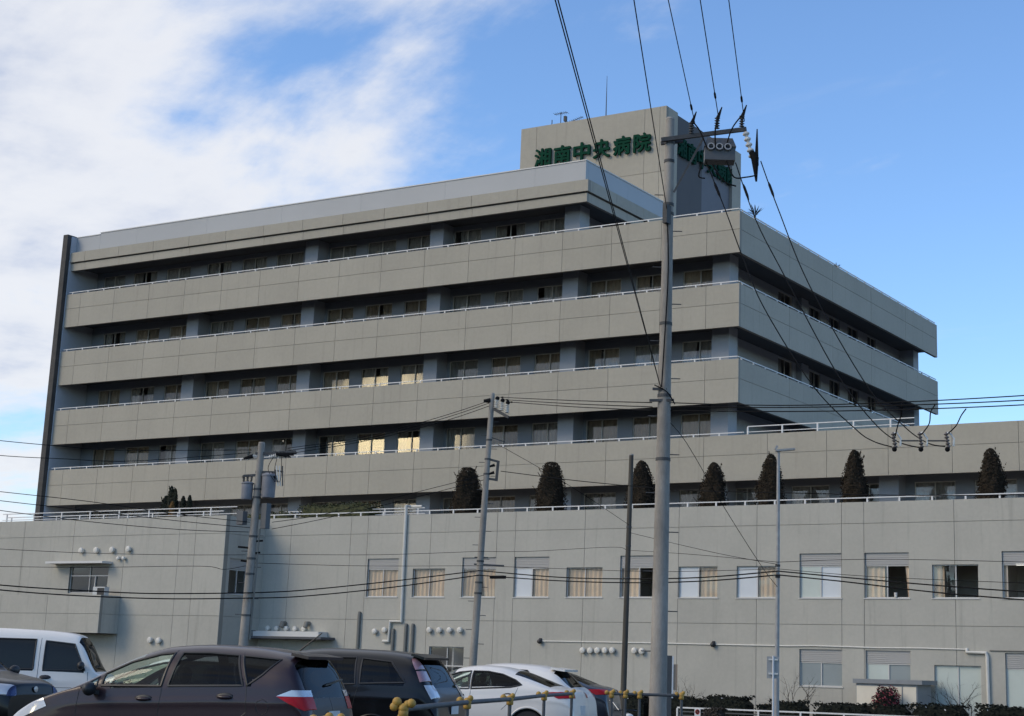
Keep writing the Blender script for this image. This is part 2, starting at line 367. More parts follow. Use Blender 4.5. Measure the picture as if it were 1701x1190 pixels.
def window(P, u0, u1, z0, z1, w, panes=('g', 'g'), curt=(), sill=False, dark=False, name='window', transom=None, fm=None, parent=None):
    fm = fm or (M_FRAMED if dark else M_FRAME)
    f = MB(); e = 0.045; dp = 0.07; um = (u0 + u1) / 2
    f.pbox(P, u0, u0 + e, w, w + dp, z0, z1); f.pbox(P, u1 - e, u1, w, w + dp, z0, z1)
    f.pbox(P, u0 + e, u1 - e, w, w + dp, z0, z0 + e); f.pbox(P, u0 + e, u1 - e, w, w + dp, z1 - e, z1)
    if len(panes) > 1: f.pbox(P, um - e / 2, um + e / 2, w - 0.004, w + dp - 0.004, z0 + e, z1 - e)
    if transom: f.pbox(P, u0 + e, u1 - e, w - 0.008, w + dp - 0.008, transom - 0.03, transom + 0.03)
    o = f.build(name, fm, parent or H, world=True)
    zt = transom - 0.03 if transom else z1 - e
    spans = [(u0 + e, um - e / 2), (um + e / 2, u1 - e)] if len(panes) > 1 else [(u0 + e, u1 - e)]
    mm = {'g': M_GLASS, 'b': M_FROSTB, 'n': M_FROSTG, 'w': M_FROSTW}
    for k, (a, b) in enumerate(spans):
        if panes[k] == 'o': continue
        ww = w + 0.02 + 0.025 * k
        p = MB(); p.pbox(P, a, b, ww, ww + 0.006, z0 + e, zt); p.build('pane', mm[panes[k]], o)
        if transom: p = MB(); p.pbox(P, a, b, ww, ww + 0.006, transom + 0.03, z1 - e); p.build('pane', mm[panes[k]], o)
    for c in curt:
        cm = MB(); curtain(cm, P, u0 + 0.03 + (u1 - u0 - 0.06) * c[0], u0 + 0.03 + (u1 - u0 - 0.06) * c[1], z0 + 0.02, z1 - 0.03, w + 0.12, c[3] if len(c) > 3 else 0.0)
        cm.build('curtain', {'l': M_CURTG, 't': M_CURTT, 'b': M_CURT}[c[2]], o)
    if sill:
        s = MB(); s.pbox(P, u0 - 0.05, u1 + 0.05, -0.035, w, z0 - 0.045, z0 - 0.005); s.build('sill', M_FRAME, o)
    return o
XL, XC = -49.55, 0.0
BANDS = [('A', 22.65, 23.89, 24.88), ('B', 18.75, 19.98, 21.0), ('C', 14.82, 16.05, 17.06)]
JF = [-49.55, -48.2, -45.08, -41.96, -38.84, -35.72, -32.6, -29.48, -26.36, -23.24, -20.1, -17.0, -13.88, -10.76, -7.64, -4.6, -1.9, 0.0]
YE = 31.1
def rail_line(name, pts_fn, a, b, z, step, dz=0.14, mid=None, parent=H, r=0.03, first=0.35):
    mb = MB(); mb.bar(pts_fn(a, z + dz), pts_fn(b, z + dz), 0.055, 0.045)
    if mid:
        for q in mid: mb.bar(pts_fn(a, z + q), pts_fn(b, z + q), 0.04, 0.035)
    for x in arange(a + first, b - 0.05, step):
        mb.bar(pts_fn(x, z), pts_fn(x, z + dz - 0.02), 0.075, 0.05)
    return mb.build(name, M_RAIL, parent, world=True)
for nm, zb, zm, zt in BANDS:
    panel_wall(H, 'balcony_wall', FP(0.0), JF, [zb, zm, zt], [], M_BEIGE, depth=0.2)
    panel_wall(H, 'balcony_wall', RP(0.0), [0.21] + [0.21 + 30.89 * k / 5 for k in range(1, 6)], [zb, zm, zt], [], M_BEIGE, depth=0.2)
    rail_line('railing', lambda x, z: (x, 0.1, z), XL + 0.1, -0.1, zt, 1.455)
    rail_line('railing', lambda y, z: (-0.1, y, z), 0.2, YE - 0.1, zt, 1.455)
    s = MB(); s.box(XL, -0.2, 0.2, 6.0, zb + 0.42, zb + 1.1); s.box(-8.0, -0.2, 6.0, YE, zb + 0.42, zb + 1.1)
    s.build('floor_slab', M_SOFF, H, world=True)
    MB().box(XL, -0.2, 0.201, 2.5, zb + 1.1, zb + 1.13).build('balcony_floor', M_FLOOR, H, world=True); MB().box(-2.28, -0.2, 2.501, YE, zb + 1.1, zb + 1.13).build('balcony_floor', M_FLOOR, H, world=True)
    # down lights in the soffit
    for x in arange(-44.6, -4, 9.4):
        d = MB()
        for q in (0, 0.55): MB().lathe([(0.16, 0), (0.16, -0.05), (0.13, -0.05), (0.13, -0.01)], (x + q, 1.0, zb + 0.42), n=12).build('soffit_vent', M_BLACK, H, world=True)
# band D runs on to the right past the corner
ZD = (10.84, 12.14, 13.14); XR = 34.0
JD = JF[:-1] + [1.64 + 3.15 * k for k in range(10)] + [XR]
JD = [x for x in JD]
panel_wall(H, 'balcony_wall', FP(0.0), JD, list(ZD), [], M_BEIGE, depth=0.2)
rail_line('railing', lambda x, z: (x, 0.1, z), XL + 0.1, 0.3, ZD[2], 1.455)
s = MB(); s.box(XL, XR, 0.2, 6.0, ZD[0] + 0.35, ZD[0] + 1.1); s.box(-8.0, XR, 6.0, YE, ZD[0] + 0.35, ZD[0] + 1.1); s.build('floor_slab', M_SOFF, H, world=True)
# roof of the low right wing
s = MB(); s.box(0.0, XR, 0.2, 28, ZD[0] + 1.1, 13.0); s.build('wing_roof', M_CONC, H, world=True)
rail_line('railing', lambda x, z: (x, 0.75, z), 0.2, 9.0, 13.0, 1.9, dz=0.66, mid=(0.38,), first=0.0)
rail_line('railing', lambda x, z: (x, 6.0, z), 2.2, XR, 13.0, 2.6, dz=1.0, mid=(0.5,))
# columns
COLX = [(-39.9, -38.9), (-30.4, -29.4), (-20.9, -19.95), (-11.6, -10.6), (-2.28, -1.28)]
FLOORS = [(19.9, 23.07), (15.96, 19.17), (12.04, 15.24)]     # floor, soffit
def col(x0, x1, z0, z1, y0=1.5, y1=2.55): MB().box(x0, x1, y0, y1, z0, z1).build('column', M_BLUE, H, world=True)
WB = [(-10.4, -8.4), (-7.47, -5.47), (-4.55, -2.45), (-19.77, -17.77), (-16.85, -14.85), (-13.92, -11.9), (-29.2, -27.15), (-26.24, -24.2), (-23.3, -21.2),
      (-38.8, -36.8), (-35.85, -33.8), (-32.9, -30.8), (-48.4, -46.4), (-45.4, -43.3), (-42.4, -40.3)]
def rand_window(P, a, b, z0, z1, w, warm=0.6, seed=None):
    r = rnd.random(); c = []
    k = 't' if rnd.random() < warm else 'l'
    if r < 0.5: c = [(0, 0.5, k), (0.5, 1, k)]
    elif r < 0.7: c = [(0, 0.4, k, 0.2), (0.5, 1.0, k)]
    elif r < 0.84: c = [(0.0, 0.48, k), (0.62, 1.0, k, -0.2)]
    elif r < 0.94: c = [(0.0, 0.34, k, 0.3), (0.66, 1.0, k, -0.3)]
    else: c = [(0.2, 0.95, 'l')]
    window(P, a, b, z0, z1, w, curt=c)
for fi, (zf, zs_) in enumerate(FLOORS):
    holes = [(a, b, zf + 0.1, zs_ - 0.45) for a, b in WB]
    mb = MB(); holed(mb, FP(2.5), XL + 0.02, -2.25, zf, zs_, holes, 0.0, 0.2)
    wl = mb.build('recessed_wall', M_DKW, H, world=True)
    for (a, b, c, d) in holes: rand_window(FP(2.5), a, b, c, d, 0.05, warm=(0.6, 0.65, 0.6)[fi])
    for x0, x1 in COLX: col(x0, x1, zf, zs_)
    # right-hand side: wall, pilasters and windows
    RW = [(10.0, 12.0), (14.5, 16.2), (17.6, 19.3), (20.6, 22.4), (24.0, 25.5)]
    mb = MB(); holed(mb, RP(-2.28), 2.5, 31.0, zf, zs_, [(a, b, zf + 0.15, zs_ - 0.05) for a, b in RW], 0.0, 0.2)
    mb.build('recessed_wall', M_BLUE, H, world=True)
    for a, b in RW: window(RP(-2.28), a, b, zf + 0.15, zs_ - 0.05, 0.05, curt=[(0.0, 0.4, 'l')])
    for y0, dx in ((12.6, 0.35), (30.0, 1.0)): MB().box(-2.3, -2.3 + dx, y0, y0 + 1.0, zf, zs_).build('column', M_BLUE, H, world=True)
    # rooms behind
    s = MB(); s.box(XL, -8.2, 5.8, 6.0, zf, zs_); s.box(-8.2, -8.0, 5.8, 31, zf, zs_)
    for x in (-39.4, -29.9, -20.4, -11.1): s.box(x - 0.06, x + 0.06, 2.7, 5.8, zf, zs_)
    s.build('room_wall', M_ROOM, H, world=True)
# ceiling tubes that are lit
for x, y, z in ((-41.6, 3.6, 22.55), (-33.6, 3.4, 18.62), (-31.6, 3.4, 18.55), (-38.0, 3.3, 14.72), (-33.4, 3.4, 14.76)):
    m = MB(); m.box(x - 0.5, x + 0.5, y, y + 0.12, z, z + 0.05); m.build('ceiling_tube', M_LAMP, H, world=True)
for z in (22.45, 18.5): m = MB(); m.box(-3.6, -3.4, 10.8, 11.4, z - 0.2, z - 0.15); m.build('ceiling_tube', M_LAMP, H, world=True)
# top storey
Z6, S6 = 23.76, 26.85
W6 = [(-48.9, -46.9), (-46.1, -43.95), (-43.1, -40.95), (-39.5, -37.4), (-36.45, -34.4), (-33.6, -31.4), (-29.3, -27.2), (-26.33, -24.17), (-23.35, -21.3), (-19.9, -17.95), (-16.95, -14.88), (-13.97, -11.9)]
h6 = [(a, b, Z6 + 0.1, 26.58) for a, b in W6]
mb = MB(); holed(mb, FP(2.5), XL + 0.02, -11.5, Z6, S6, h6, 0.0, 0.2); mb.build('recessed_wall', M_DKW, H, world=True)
for a, b, c, d in h6: rand_window(FP(2.5), a, b, c, d, 0.05, warm=0.15)
for x0, x1 in COLX[1:4]: col(x0, x1, Z6, S6)
MB().box(-11.7, -11.45, 2.7, 9.7, Z6, S6).build('side_wall', M_BLUE, H, world=True)
s = MB(); s.box(XL, -11.7, 5.8, 6.0, Z6, S6)
for x in (-39.4, -29.9, -20.4): s.box(x - 0.06, x + 0.06, 2.7, 5.8, Z6, S6)
s.build('room_wall', M_ROOM, H, world=True)
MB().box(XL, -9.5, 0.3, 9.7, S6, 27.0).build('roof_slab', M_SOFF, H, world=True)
JC = [x for x in JF if x < -10] ; XCR = -9.24
panel_wall(H, 'cornice', FP(0.0), JC[:-1] + [XCR], [27.1, 27.76], [], M_BEIGE, depth=0.3)
panel_wall(H, 'cornice', RP(XCR), [0.31, 3.2, 6.4, 9.68], [27.1, 27.76], [], M_BEIGE, depth=0.3)
panel_wall(H, 'cornice', FP(0.12), JC[:-1] + [XCR - 0.12], [26.53, 27.02], [], M_BEIGE, depth=0.2)
panel_wall(H, 'cornice', RP(XCR - 0.12), [0.33, 3.2, 6.4, 9.68], [26.53, 27.02], [], M_BEIGE, depth=0.2)
MB().box(XL, XCR - 0.2, 0.2, 9.68, 27.02, 27.1).build('cornice_groove', M_SOFF, H, world=True)
JM = [-47.35] + arange(-44.0, -12, 6.2) + [-9.66]
panel_wall(H, 'roof_parapet', FP(0.42), JM, [27.76, 29.0], [], M_METAL, depth=0.3, core_m=M_METAL, GAP=0.008)
panel_wall(H, 'roof_parapet', RP(-9.66), [0.73, 5.2, 9.68], [27.76, 29.0], [], M_METAL, depth=0.3, core_m=M_METAL, GAP=0.008)
panel_wall(H, 'roof_parapet', FP(0.42), [XL, -47.36], [27.76, 28.9], [], M_METAL, depth=0.3, core_m=M_METAL, GAP=0.008)
s = MB(); s.box(-47.36, -9.62, 0.38, 0.78, 29.0, 29.06); s.box(-10.02, -9.62, 0.78, 9.68, 29.0, 29.06); s.box(XL, -47.37, 0.38, 0.78, 28.9, 28.95); s.build('coping', M_COPE, H, world=True)
MB().box(XL, -9.9, 0.72, 9.68, 27.5, 27.78).build('roof_deck', M_CONC, H, world=True)
# dark fin wall closing the left end
m = MB(); m.box(-50.05, -49.62, -0.34, 30.0, GZ, 28.98); m.build('fin_wall', M_FIN, H, world=True)
MB().box(-49.62, -49.56, -0.02, 30.0, GZ, 28.9).build('fin_lining', mat('fin_lining_light', (0.52, 0.54, 0.57), 0.8, var=0.05), H, world=True)
# 6th floor terrace deck on the right and back blocks
MB().box(-49.5, -0.3, 9.7, YE, Z6 - 0.1, Z6).build('roof_deck', M_CONC, H, world=True)
MB().box(-49.5, -20.3, 9.7, 24.0, Z6, 28.3).build('rear_block', M_BEIGE, H, world=True)

# ---- sign tower
TX0, TX1, TY0, TY1, TZ0, TZ1 = -20.2, -9.65, 9.7, 20.3, Z6, 35.2
MB().box(TX0, TX1 - 0.36, TY0 + 0.26, TY1, TZ0, TZ1 - 0.02).build('roof_tower', M_BEIGE, H, world=True)
panel_wall(H, 'roof_tower_wall', FP(TY0), [TX0, -19.02, -11.15, -10.1, TX1], [TZ0, 31.05, TZ1], [], M_BEIGE, depth=0.26)
panel_wall(H, 'roof_tower_wall', RP(TX1), [TY0 + 0.27, 11.2], [TZ0, TZ1], [], M_BEIGE, depth=0.36)
panel_wall(H, 'roof_tower_wall', RP(TX1), [19.0, TY1], [TZ0, TZ1], [], M_BEIGE, depth=0.36)
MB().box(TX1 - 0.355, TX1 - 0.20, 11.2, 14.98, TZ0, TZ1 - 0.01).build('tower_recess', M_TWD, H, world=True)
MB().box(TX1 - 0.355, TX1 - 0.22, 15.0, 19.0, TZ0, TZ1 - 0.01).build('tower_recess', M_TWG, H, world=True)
def glyph(ch, cx, cz, w, h, P, thick):
    cu = bpy.data.curves.new('glyph', 'FONT'); cu.body = ch; cu.size = 1.0; cu.extrude = 0.5; cu.align_x = 'LEFT'
    t = bpy.data.objects.new('glyph', cu); COL.objects.link(t); bpy.context.view_layer.update()
    me = bpy.data.meshes.new_from_object(t.evaluated_get(bpy.context.evaluated_depsgraph_get()))
    bpy.data.objects.remove(t); bpy.data.curves.remove(cu)
    xs = [v.co.x for v in me.vertices]; ys = [v.co.y for v in me.vertices]
    x0, x1, y0, y1 = min(xs), max(xs), min(ys), max(ys)
    base = [v.co.copy() for v in me.vertices]; polys = [tuple(p.vertices) for p in me.polygons]; bpy.data.meshes.remove(me); mb = MB(); e = 0.034
    for i, (ox, oz) in enumerate(((0, 0), (e, 0), (-e, 0), (0, e), (0, -e), (e * .7, e * .7), (-e * .7, e * .7), (e * .7, -e * .7), (-e * .7, -e * .7))):   # heavy strokes
        vs_ = [P(cx + ox + ((c.x - x0) / (x1 - x0) - 0.5) * (w - 2 * e), -0.06 - 0.003 * i - (c.z + 0.5) * (thick - 0.004 * i), cz + oz + ((c.y - y0) / (y1 - y0) - 0.5) * (h - 2 * e)) for c in base]
        mb.add(vs_, polys)
    me = bpy.data.meshes.new('sign_character'); me.from_pydata(mb.v, [], mb.f); me.update()
    me.materials.clear(); me.materials.append(M_SIGN)
    o = bpy.data.objects.new('sign_character', me); COL.objects.link(o); o.parent = H; o.matrix_parent_inverse = Matrix.Translation(-H.location)
for k, ch in enumerate('湘南中央病院'):
    glyph(ch, -18.40 + k * 1.435, 33.02, 1.22, 1.22, FP(TY0), 0.13)
    glyph(ch, 11.92 + k * 1.40, 33.2, 1.2, 1.25, RP(TX1 - 0.2), 0.13)
# terrace level behind the podium parapet
PT = 8.0
W2 = WB + [(-1.3, 0.0), (1.85, 3.9), (5.0, 7.0), (8.35, 10.4), (11.35, 13.4), (14.6, 16.6), (18, 20)]
h2 = [(a, b, PT + 0.12, 10.78) for a, b in W2]
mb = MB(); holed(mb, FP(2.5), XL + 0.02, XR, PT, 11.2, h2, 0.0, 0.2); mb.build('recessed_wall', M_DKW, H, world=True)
for a, b, c, d in h2: rand_window(FP(2.5), a, b, c, d, 0.05, warm=0.25)
for x0, x1 in COLX + [(6.9, 7.9), (16.6, 17.6)]: col(x0, x1, PT, 11.2)
s = MB(); s.box(XL, XR, 5.8, 6.0, PT, 11.2)
for x in (-39.4, -29.9, -20.4, -11.1, -1.7, 7.5): s.box(x - 0.06, x + 0.06, 2.7, 5.8, PT, 11.2)
s.build('room_wall', M_ROOM, H, world=True)
m = MB(); m.box(-13.0, -12.6, 3.2, 3.3, 9.75, 9.83); m.build('ceiling_tube', M_LAMP, H, world=True)

# ---- podium
PY, PTOP = -5.0, 9.05
PJ = [-26.2, -24.36, -20.25, -19.12, -15.02, -10.93, -9.83, -5.79, -0.63, 3.41, 7.56, 8.62, 12.75, 16.85, 17.9, 22.0, 26.1, 30.2, XR]
PZ = [GZ, 3.66, 8.1, PTOP]
W2F = [(-19.02, -16.99, 's', 'gg', [(0, .5, 'b'), (.5, 1, 'b')]), (-16.05, -14.02, '', 'gg', [(0, .5, 'b'), (.5, 1, 'b')]), (-12.97, -10.94, 's', 'gg', [(0, .42, 'b', .2), (.55, 1, 'b', -.2)]),
       (-9.81, -7.78, 's', 'wg', [(.5, 1, 'b')]), (-6.77, -4.74, '', 'gg', [(0, .5, 'b'), (.5, 1, 'b')]), (-3.77, -1.74, 's', 'go', [(0.05, .5, 'b')]), (-0.61, 1.42, '', 'wg', [(.5, 1, 'b')]),
       (2.40, 4.43, '', 'wg', [(.5, 1, 'b')]), (5.53, 7.54, 's', 'nw', []), (8.64, 10.69, 's', 'go', [(0, .42, 'b'), (.9, 1, 'b', -.6)]), (11.73, 13.78, '', 'go', [(0, .22, 'b'), (.97, 1, 'b')]),
       (14.80, 16.83, 's', 'oo', [(0, .08, 'b')]), (19.0, 21.0, '', 'gg', [(0, .5, 'b')]), (23.0, 25.0, 's', 'gg', [])]
holes = []
for a, b, sh, _, _ in W2F: holes.append((a, b, 4.82, 6.80 if sh else 6.26))
W1F = [(5.53, 7.57, 0.98, 2.03, 's', 'bb'), (8.66, 10.71, 0.98, 2.03, 's', 'nb'), (11.76, 13.80, -0.2, 2.02, '', 'nn'), (14.84, 16.88, -0.2, 1.95, 's', 'nn'), (-14.78, -12.64, 0.5, 2.36, '', 'gg')]
for a, b, c, d, sh, _ in W1F: holes.append((a, b, c, 2.58 if sh else d))
panel_wall(H, 'podium_wall', FP(PY), PJ, PZ, holes, M_POD, depth=0.3)
def shutter(P, a, b, z0, z1):
    m = MB(); m.pbox(P, a + 0.01, b - 0.01, 0.08, 0.2, z1 - 0.06, z1); n = int((z1 - z0 - 0.06) / 0.075)
    for k in range(n):
        z = z0 + (z1 - z0 - 0.06) * k / n; m.pbox(P, a + 0.01, b - 0.01, 0.075 + 0.006 * (k % 2), 0.2, z + 0.008, z + (z1 - z0 - 0.06) / n)
    m.build('shutter', M_SHUT, H, world=True)
for a, b, sh, pn, cu in W2F:
    window(FP(PY), a, b, 4.83, 6.26, 0.10, panes=tuple(pn), curt=cu, sill=True)
    if sh: shutter(FP(PY), a, b, 6.265, 6.80)
for a, b, c, d, sh, pn in W1F:
    window(FP(PY), a, b, c, d, 0.10, panes=tuple(pn), sill=c > 0, transom=1.42 if a < 0 else None)
    if sh: shutter(FP(PY), a, b, d + 0.005, 2.58)
s = MB(); s.box(-49.5, XR, -1.2, -1.0, GZ, 7.6)
for z in (3.0, 7.4): s.box(-26, XR, -4.7, -1.2, z, z + 0.4)
for x in (-20, -13.5, -10.4, -7.2, -4.2, -1.2, 2, 5, 8.1, 11.2, 14.3, 18): s.box(x - 0.05, x + 0.05, -4.7, -1.2, GZ, 7.6)
s.build('room_wall', M_ROOM, H, world=True)
m = MB(); m.box(15.0, 15.5, -3.6, -3.5, 6.3, 6.36); m.build('ceiling_tube', M_LAMP, H, world=True)
MB().box(-49.5, XR, PY + 0.3, 2.5, 7.82, PT).build('terrace_deck', M_CONC, H, world=True)
rail_line('railing', lambda x, z: (x, PY + 0.12, z), -26.1, XR, PTOP, 1.5, dz=0.2)
rail_line('railing', lambda x, z: (x, PY + 1.4, z), -26.1, -16.5, PT, 2.2, dz=1.55, mid=(1.25,))
# ---- left block, standing forward
LY, LTOP, LX = -8.13, 8.95, -26.2
LJ = [-64.0, -58.0, -53.9, -49.8, -45.7, -41.7, -37.63, -33.55, -29.52, -28.33, LX]
lh = [(-37.7, -34.65, 4.84, 6.30)]
panel_wall(H, 'podium_wall', FP(LY), LJ, [GZ, 3.66, 8.0, LTOP], lh, M_POD, depth=0.3)
rh = [(-7.62, -6.2, 4.85, 6.72)]
panel_wall(H, 'podium_wall', RP(LX), [LY + 0.305, PY - 0.002], [GZ, 3.66, 8.0, LTOP], rh, M_POD, depth=0.3)
window(RP(LX), -7.62, -6.2, 4.85, 6.15, 0.1, sill=True); shutter(RP(LX), -7.62, -6.2, 6.155, 6.72)
o = window(FP(LY), -37.7, -34.65, 4.84, 6.30, 0.12, sill=False, transom=5.8)
m = MB(); m.pbox(FP(LY), -35.75, -35.69, 0.09, 0.17, 4.88, 5.75); m.build('sash', M_FRAME, o)
MB().box(-64, LX - 0.31, LY + 0.3, PY + 0.3, 7.8, PT).build('terrace_deck', M_CONC, H, world=True)
s = MB(); s.box(-64, -26.6, -5.2, -5.0, GZ, 7.8); s.box(-64, -26.6, LY + 0.3, -5.2, 3.0, 3.4); s.build('room_wall', M_ROOM, H, world=True)
rail_line('railing', lambda x, z: (x, -6.2, z), -46.0, -27.3, PT, 2.35, dz=1.62, mid=(1.25, 0.95))
rail_line('railing', lambda x, z: (x, LY + 0.6, z), -44.0, -27.0, PT, 1.9, dz=1.25, mid=())
# balcony box on the left block with a window hood
BX0, BX1 = -43.3, -33.52
panel_wall(H, 'balcony_box', FP(-9.57), [BX0, -37.63, BX1], [2.64, 3.66, 4.67], [], M_POD, depth=0.2)
panel_wall(H, 'balcony_box', RP(BX1), [-9.365, LY - 0.003], [2.64, 3.66, 4.67], [], M_POD, depth=0.2)
MB().box(BX0, BX1 - 0.2, -9.37, LY - 0.003, 2.66, 3.3).build('balcony_floor', M_SOFF, H, world=True)
MB().box(-38.9, -34.4, LY - 0.75, LY - 0.003, 6.44, 6.56).build('window_hood', M_COPE, H, world=True)
# ventilation caps
def vent(P, u, z, r=0.15):
    m = MB(); c = Vector(P(u, 0, z)); ax = Vector(P(u, -1, z)) - c
    m.lathe([(r * 0.72, 0.003), (r * 0.72, 0.10), (r, 0.10), (r * 1.02, 0.15), (r * 0.9, 0.20), (r * 0.5, 0.225), (0, 0.23)], c, ax, 16)
    m.build('vent_cap', M_VENT, H, smooth='auto', world=True)
for u, z in ((-18.21, 3.06), (-17.58, 3.14), (-14.74, 3.17), (-14.12, 3.17), (-13.48, 3.18), (-12.86, 3.19), (-5.65, 2.32), (-5.23, 2.32), (-4.83, 2.33), (-4.42, 2.34), (-4.02, 2.35), (-2.82, 2.36), (-2.42, 2.34)): vent(FP(PY), u, z)
for u, z in ((-36.81, 7.19), (-35.63, 7.2), (-34.39, 7.21), (-33.13, 7.23), (-30.92, 2.34), (-30.28, 2.32)): vent(FP(LY), u, z, 0.17)
for u, z in ((-33.84, 6.73), (-33.43, 6.73)): vent(FP(LY), u, z, 0.11)
for u in (-25.44, -24.82, -24.16, -23.55, -22.94): vent(FP(PY), u, 3.13, 0.14)
for u in (-24.34, -22.68):
    m = MB(); m.tube([(u, PY - 0.02, 3.4), (u, PY - 0.25, 3.42), (u, PY - 0.32, 3.2)], 0.13, 10); m.build('exhaust_hood', M_PIPEB, H, world=True)
# pipes and conduits on the podium
def pipe(name, pts, r, m): MB().tube(pts, r, 8).build(name, m, H, smooth='auto', world=True)
yp = PY - 0.09
pipe('downpipe', [(-16.63, yp, 9.55), (-16.6, yp, 6.2), (-16.55, yp, 3.58), (-17.25, yp, 3.58), (-17.29, yp, 2.58), (-17.66, yp, 2.57)], 0.085, M_PIPEW)
pipe('downpipe', [(-16.63, yp, 9.5), (-16.63, PY + 0.3, 9.5), (-15.9, PY + 0.3, 9.5)], 0.07, M_PIPEW)
for u, z in ((-19.3, 4.0), (-17.04, 3.15), (-16.24, 3.42), (-15.81, 3.42)): pipe('standpipe', [(u, PY - 0.003, z - 0.02), (u, yp, z), (u, yp, z - 0.12), (u, yp, GZ)], 0.085, M_PIPEB)
pipe('conduit', [(-8.02, PY - 0.03, 2.72), (-2.7, PY - 0.03, 2.725), (1.3, PY - 0.03, 2.71), (5, PY - 0.03, 2.70), (6.2, PY - 0.03, 2.73), (9.2, PY - 0.03, 2.69), (11, PY - 0.03, 2.71), (13.2, PY - 0.03, 2.69)], 0.03, M_PIPEW)
pipe('conduit', [(14.2, PY - 0.03, 2.66), (22, PY - 0.03, 2.66)], 0.025, M_PIPEB)
pipe('downpipe', [(13.2, PY - 0.003, 2.72), (13.24, yp, 2.57), (14.06, yp, 2.57), (14.1, yp, 2.4), (14.13, yp, GZ)], 0.075, M_PIPEW)
for u in (-8.1, 1.29):
    m = MB(); m.ball((u, PY - 0.12, 2.70), 0.13, sc=(1, 1, 0.9)); m.box(u - 0.05, u + 0.05, PY - 0.1, PY - 0.002, 2.76, 2.86); m.build('wall_lamp', M_BLACK, H, world=True)
# entrance canopy
m = MB(); m.box(LX + 0.01, -20.9, PY - 1.15, PY - 0.003, 2.58, 2.70); m.build('entrance_canopy', M_SOFF, H, world=True)
m = MB(); m.box(LX + 0.3, -21.4, PY - 0.75, PY - 0.01, 2.705, 2.98); m.build('canopy_light_box', M_COPE, H, world=True)
# ------------------------------------------------------------------ plants
M_BARK = mat('bark', (0.06, 0.05, 0.04), 0.95, var=0.3, vscale=8)
M_CYP = mat('conifer_winter_brown', (0.042, 0.030, 0.020), 0.9, var=0.5, vscale=5, col2=(0.024, 0.020, 0.013), spec=0.2)
M_CYPG = mat('conifer_dark_green', (0.022, 0.026, 0.012), 0.9, var=0.5, vscale=5, col2=(0.011, 0.014, 0.008))
M_HEDGE = mat('hedge_leaf', (0.013, 0.016, 0.010), 0.8, var=0.5, vscale=6, col2=(0.006, 0.008, 0.006), spec=0.25)
M_SHRUB = mat('shrub_olive', (0.075, 0.075, 0.025), 0.8, var=0.5, vscale=3, col2=(0.03, 0.04, 0.014))
M_BRNSH = mat('shrub_brown', (0.045, 0.036, 0.028), 0.9, var=0.4, vscale=6)
M_ORANGE = mat('shrub_rust', (0.22, 0.12, 0.035), 0.9, var=0.4, vscale=6)
M_RED = mat('camellia_petal', (0.20, 0.012, 0.03), 0.6, var=0.4, vscale=9)
M_CLOTH = mat('weathered_stone', (0.55, 0.55, 0.52), 0.8, var=0.2, vscale=6)
def leaf(mb, p, s, r, nrm=None):
    d = Vector((r.gauss(0, 1), r.gauss(0, 1), r.gauss(0, 1))).normalized()
    if nrm is not None: d = (d + nrm * 1.2).normalized()
    a = d.cross(Vector((r.random(), r.random(), 1))).normalized() * s; b = d.cross(a).normalized() * s * 0.55; p = Vector(p)
    mb.add([p - a, p + b * 0.9, p + a, p - b * 0.9], [(0, 1, 2, 3)])
def cypress(label, x, y, z0, h, w, seed, flat=0.0, m=None, cat='tree', grp='clipped conifers along the podium terrace', name='conifer_tree'):
    r = random.Random(seed); t = empty(name, (x, y, z0)); tag(t, label, cat, grp)
    MB().tube([(0, 0, 0), (0.02, 0, h * 0.5), (0, 0, h * 0.9)], [0.09, 0.06, 0.02], 7).build('trunk', M_BARK, t)
    mb = MB(); ph = [r.random() * 6.28 for _ in range(6)]
    def rad(zz, th):
        q = zz / h
        base = (0.62 + 0.38 * (1 - q) ** 0.8) if q < 0.55 else (0.62 + 0.38 * 0.45 ** 0.8) * (max(0.0, 1 - (q - 0.55) / 0.45) ** (0.46 if not flat else 0.30)) 
        base *= min(1.0, 0.55 + q * 4)
        return w * base * (1 + 0.09 * math.sin(3 * th + ph[0] + q * 5) + 0.08 * math.sin(5 * th + ph[1] - q * 9) + 0.07 * math.sin(11 * q + ph[2] + th))
    n = 18
    rows = [0.02 + 0.95 * k / 14 for k in range(15)]
    b0 = len(mb.v)
    for q in rows:
        for k in range(n):
            th = 6.283 * k / n; rr = rad(q * h, th) * 0.8; mb.v.append((rr * math.cos(th), rr * math.sin(th), q * h * 0.96))
    for i in range(14):
        for k in range(n): mb.f.append((b0 + i * n + k, b0 + i * n + (k + 1) % n, b0 + (i + 1) * n + (k + 1) % n, b0 + (i + 1) * n + k))
    mb.f.append(tuple(b0 + 14 * n + k for k in range(n)))
    N = int(5200 * max(0.4, h * w / 2.6))
    for _ in range(N):
        q = r.random() ** 1.05; th = r.random() * 6.283; rr = rad(q * h, th) * (0.78 + 0.23 * r.random() ** 1.6)
        o = Vector((math.cos(th), math.sin(th), 0.35)); p = Vector((rr * math.cos(th), rr * math.sin(th), q * h))
        leaf(mb, p, 0.035 + 0.03 * r.random(), r, o)
    for _ in range(int(9 * w)):   # sprigs that stick out
        q = 0.3 + 0.7 * r.random(); th = r.random() * 6.283; rr = rad(q * h, th)
        for j in range(7):
            k = 1.0 + 0.035 * j; leaf(mb, (rr * k * math.cos(th), rr * k * math.sin(th), q * h + 0.035 * j), 0.06, r)
    mb.build('crown', m or M_CYP, t); return t
TERR = 8.0
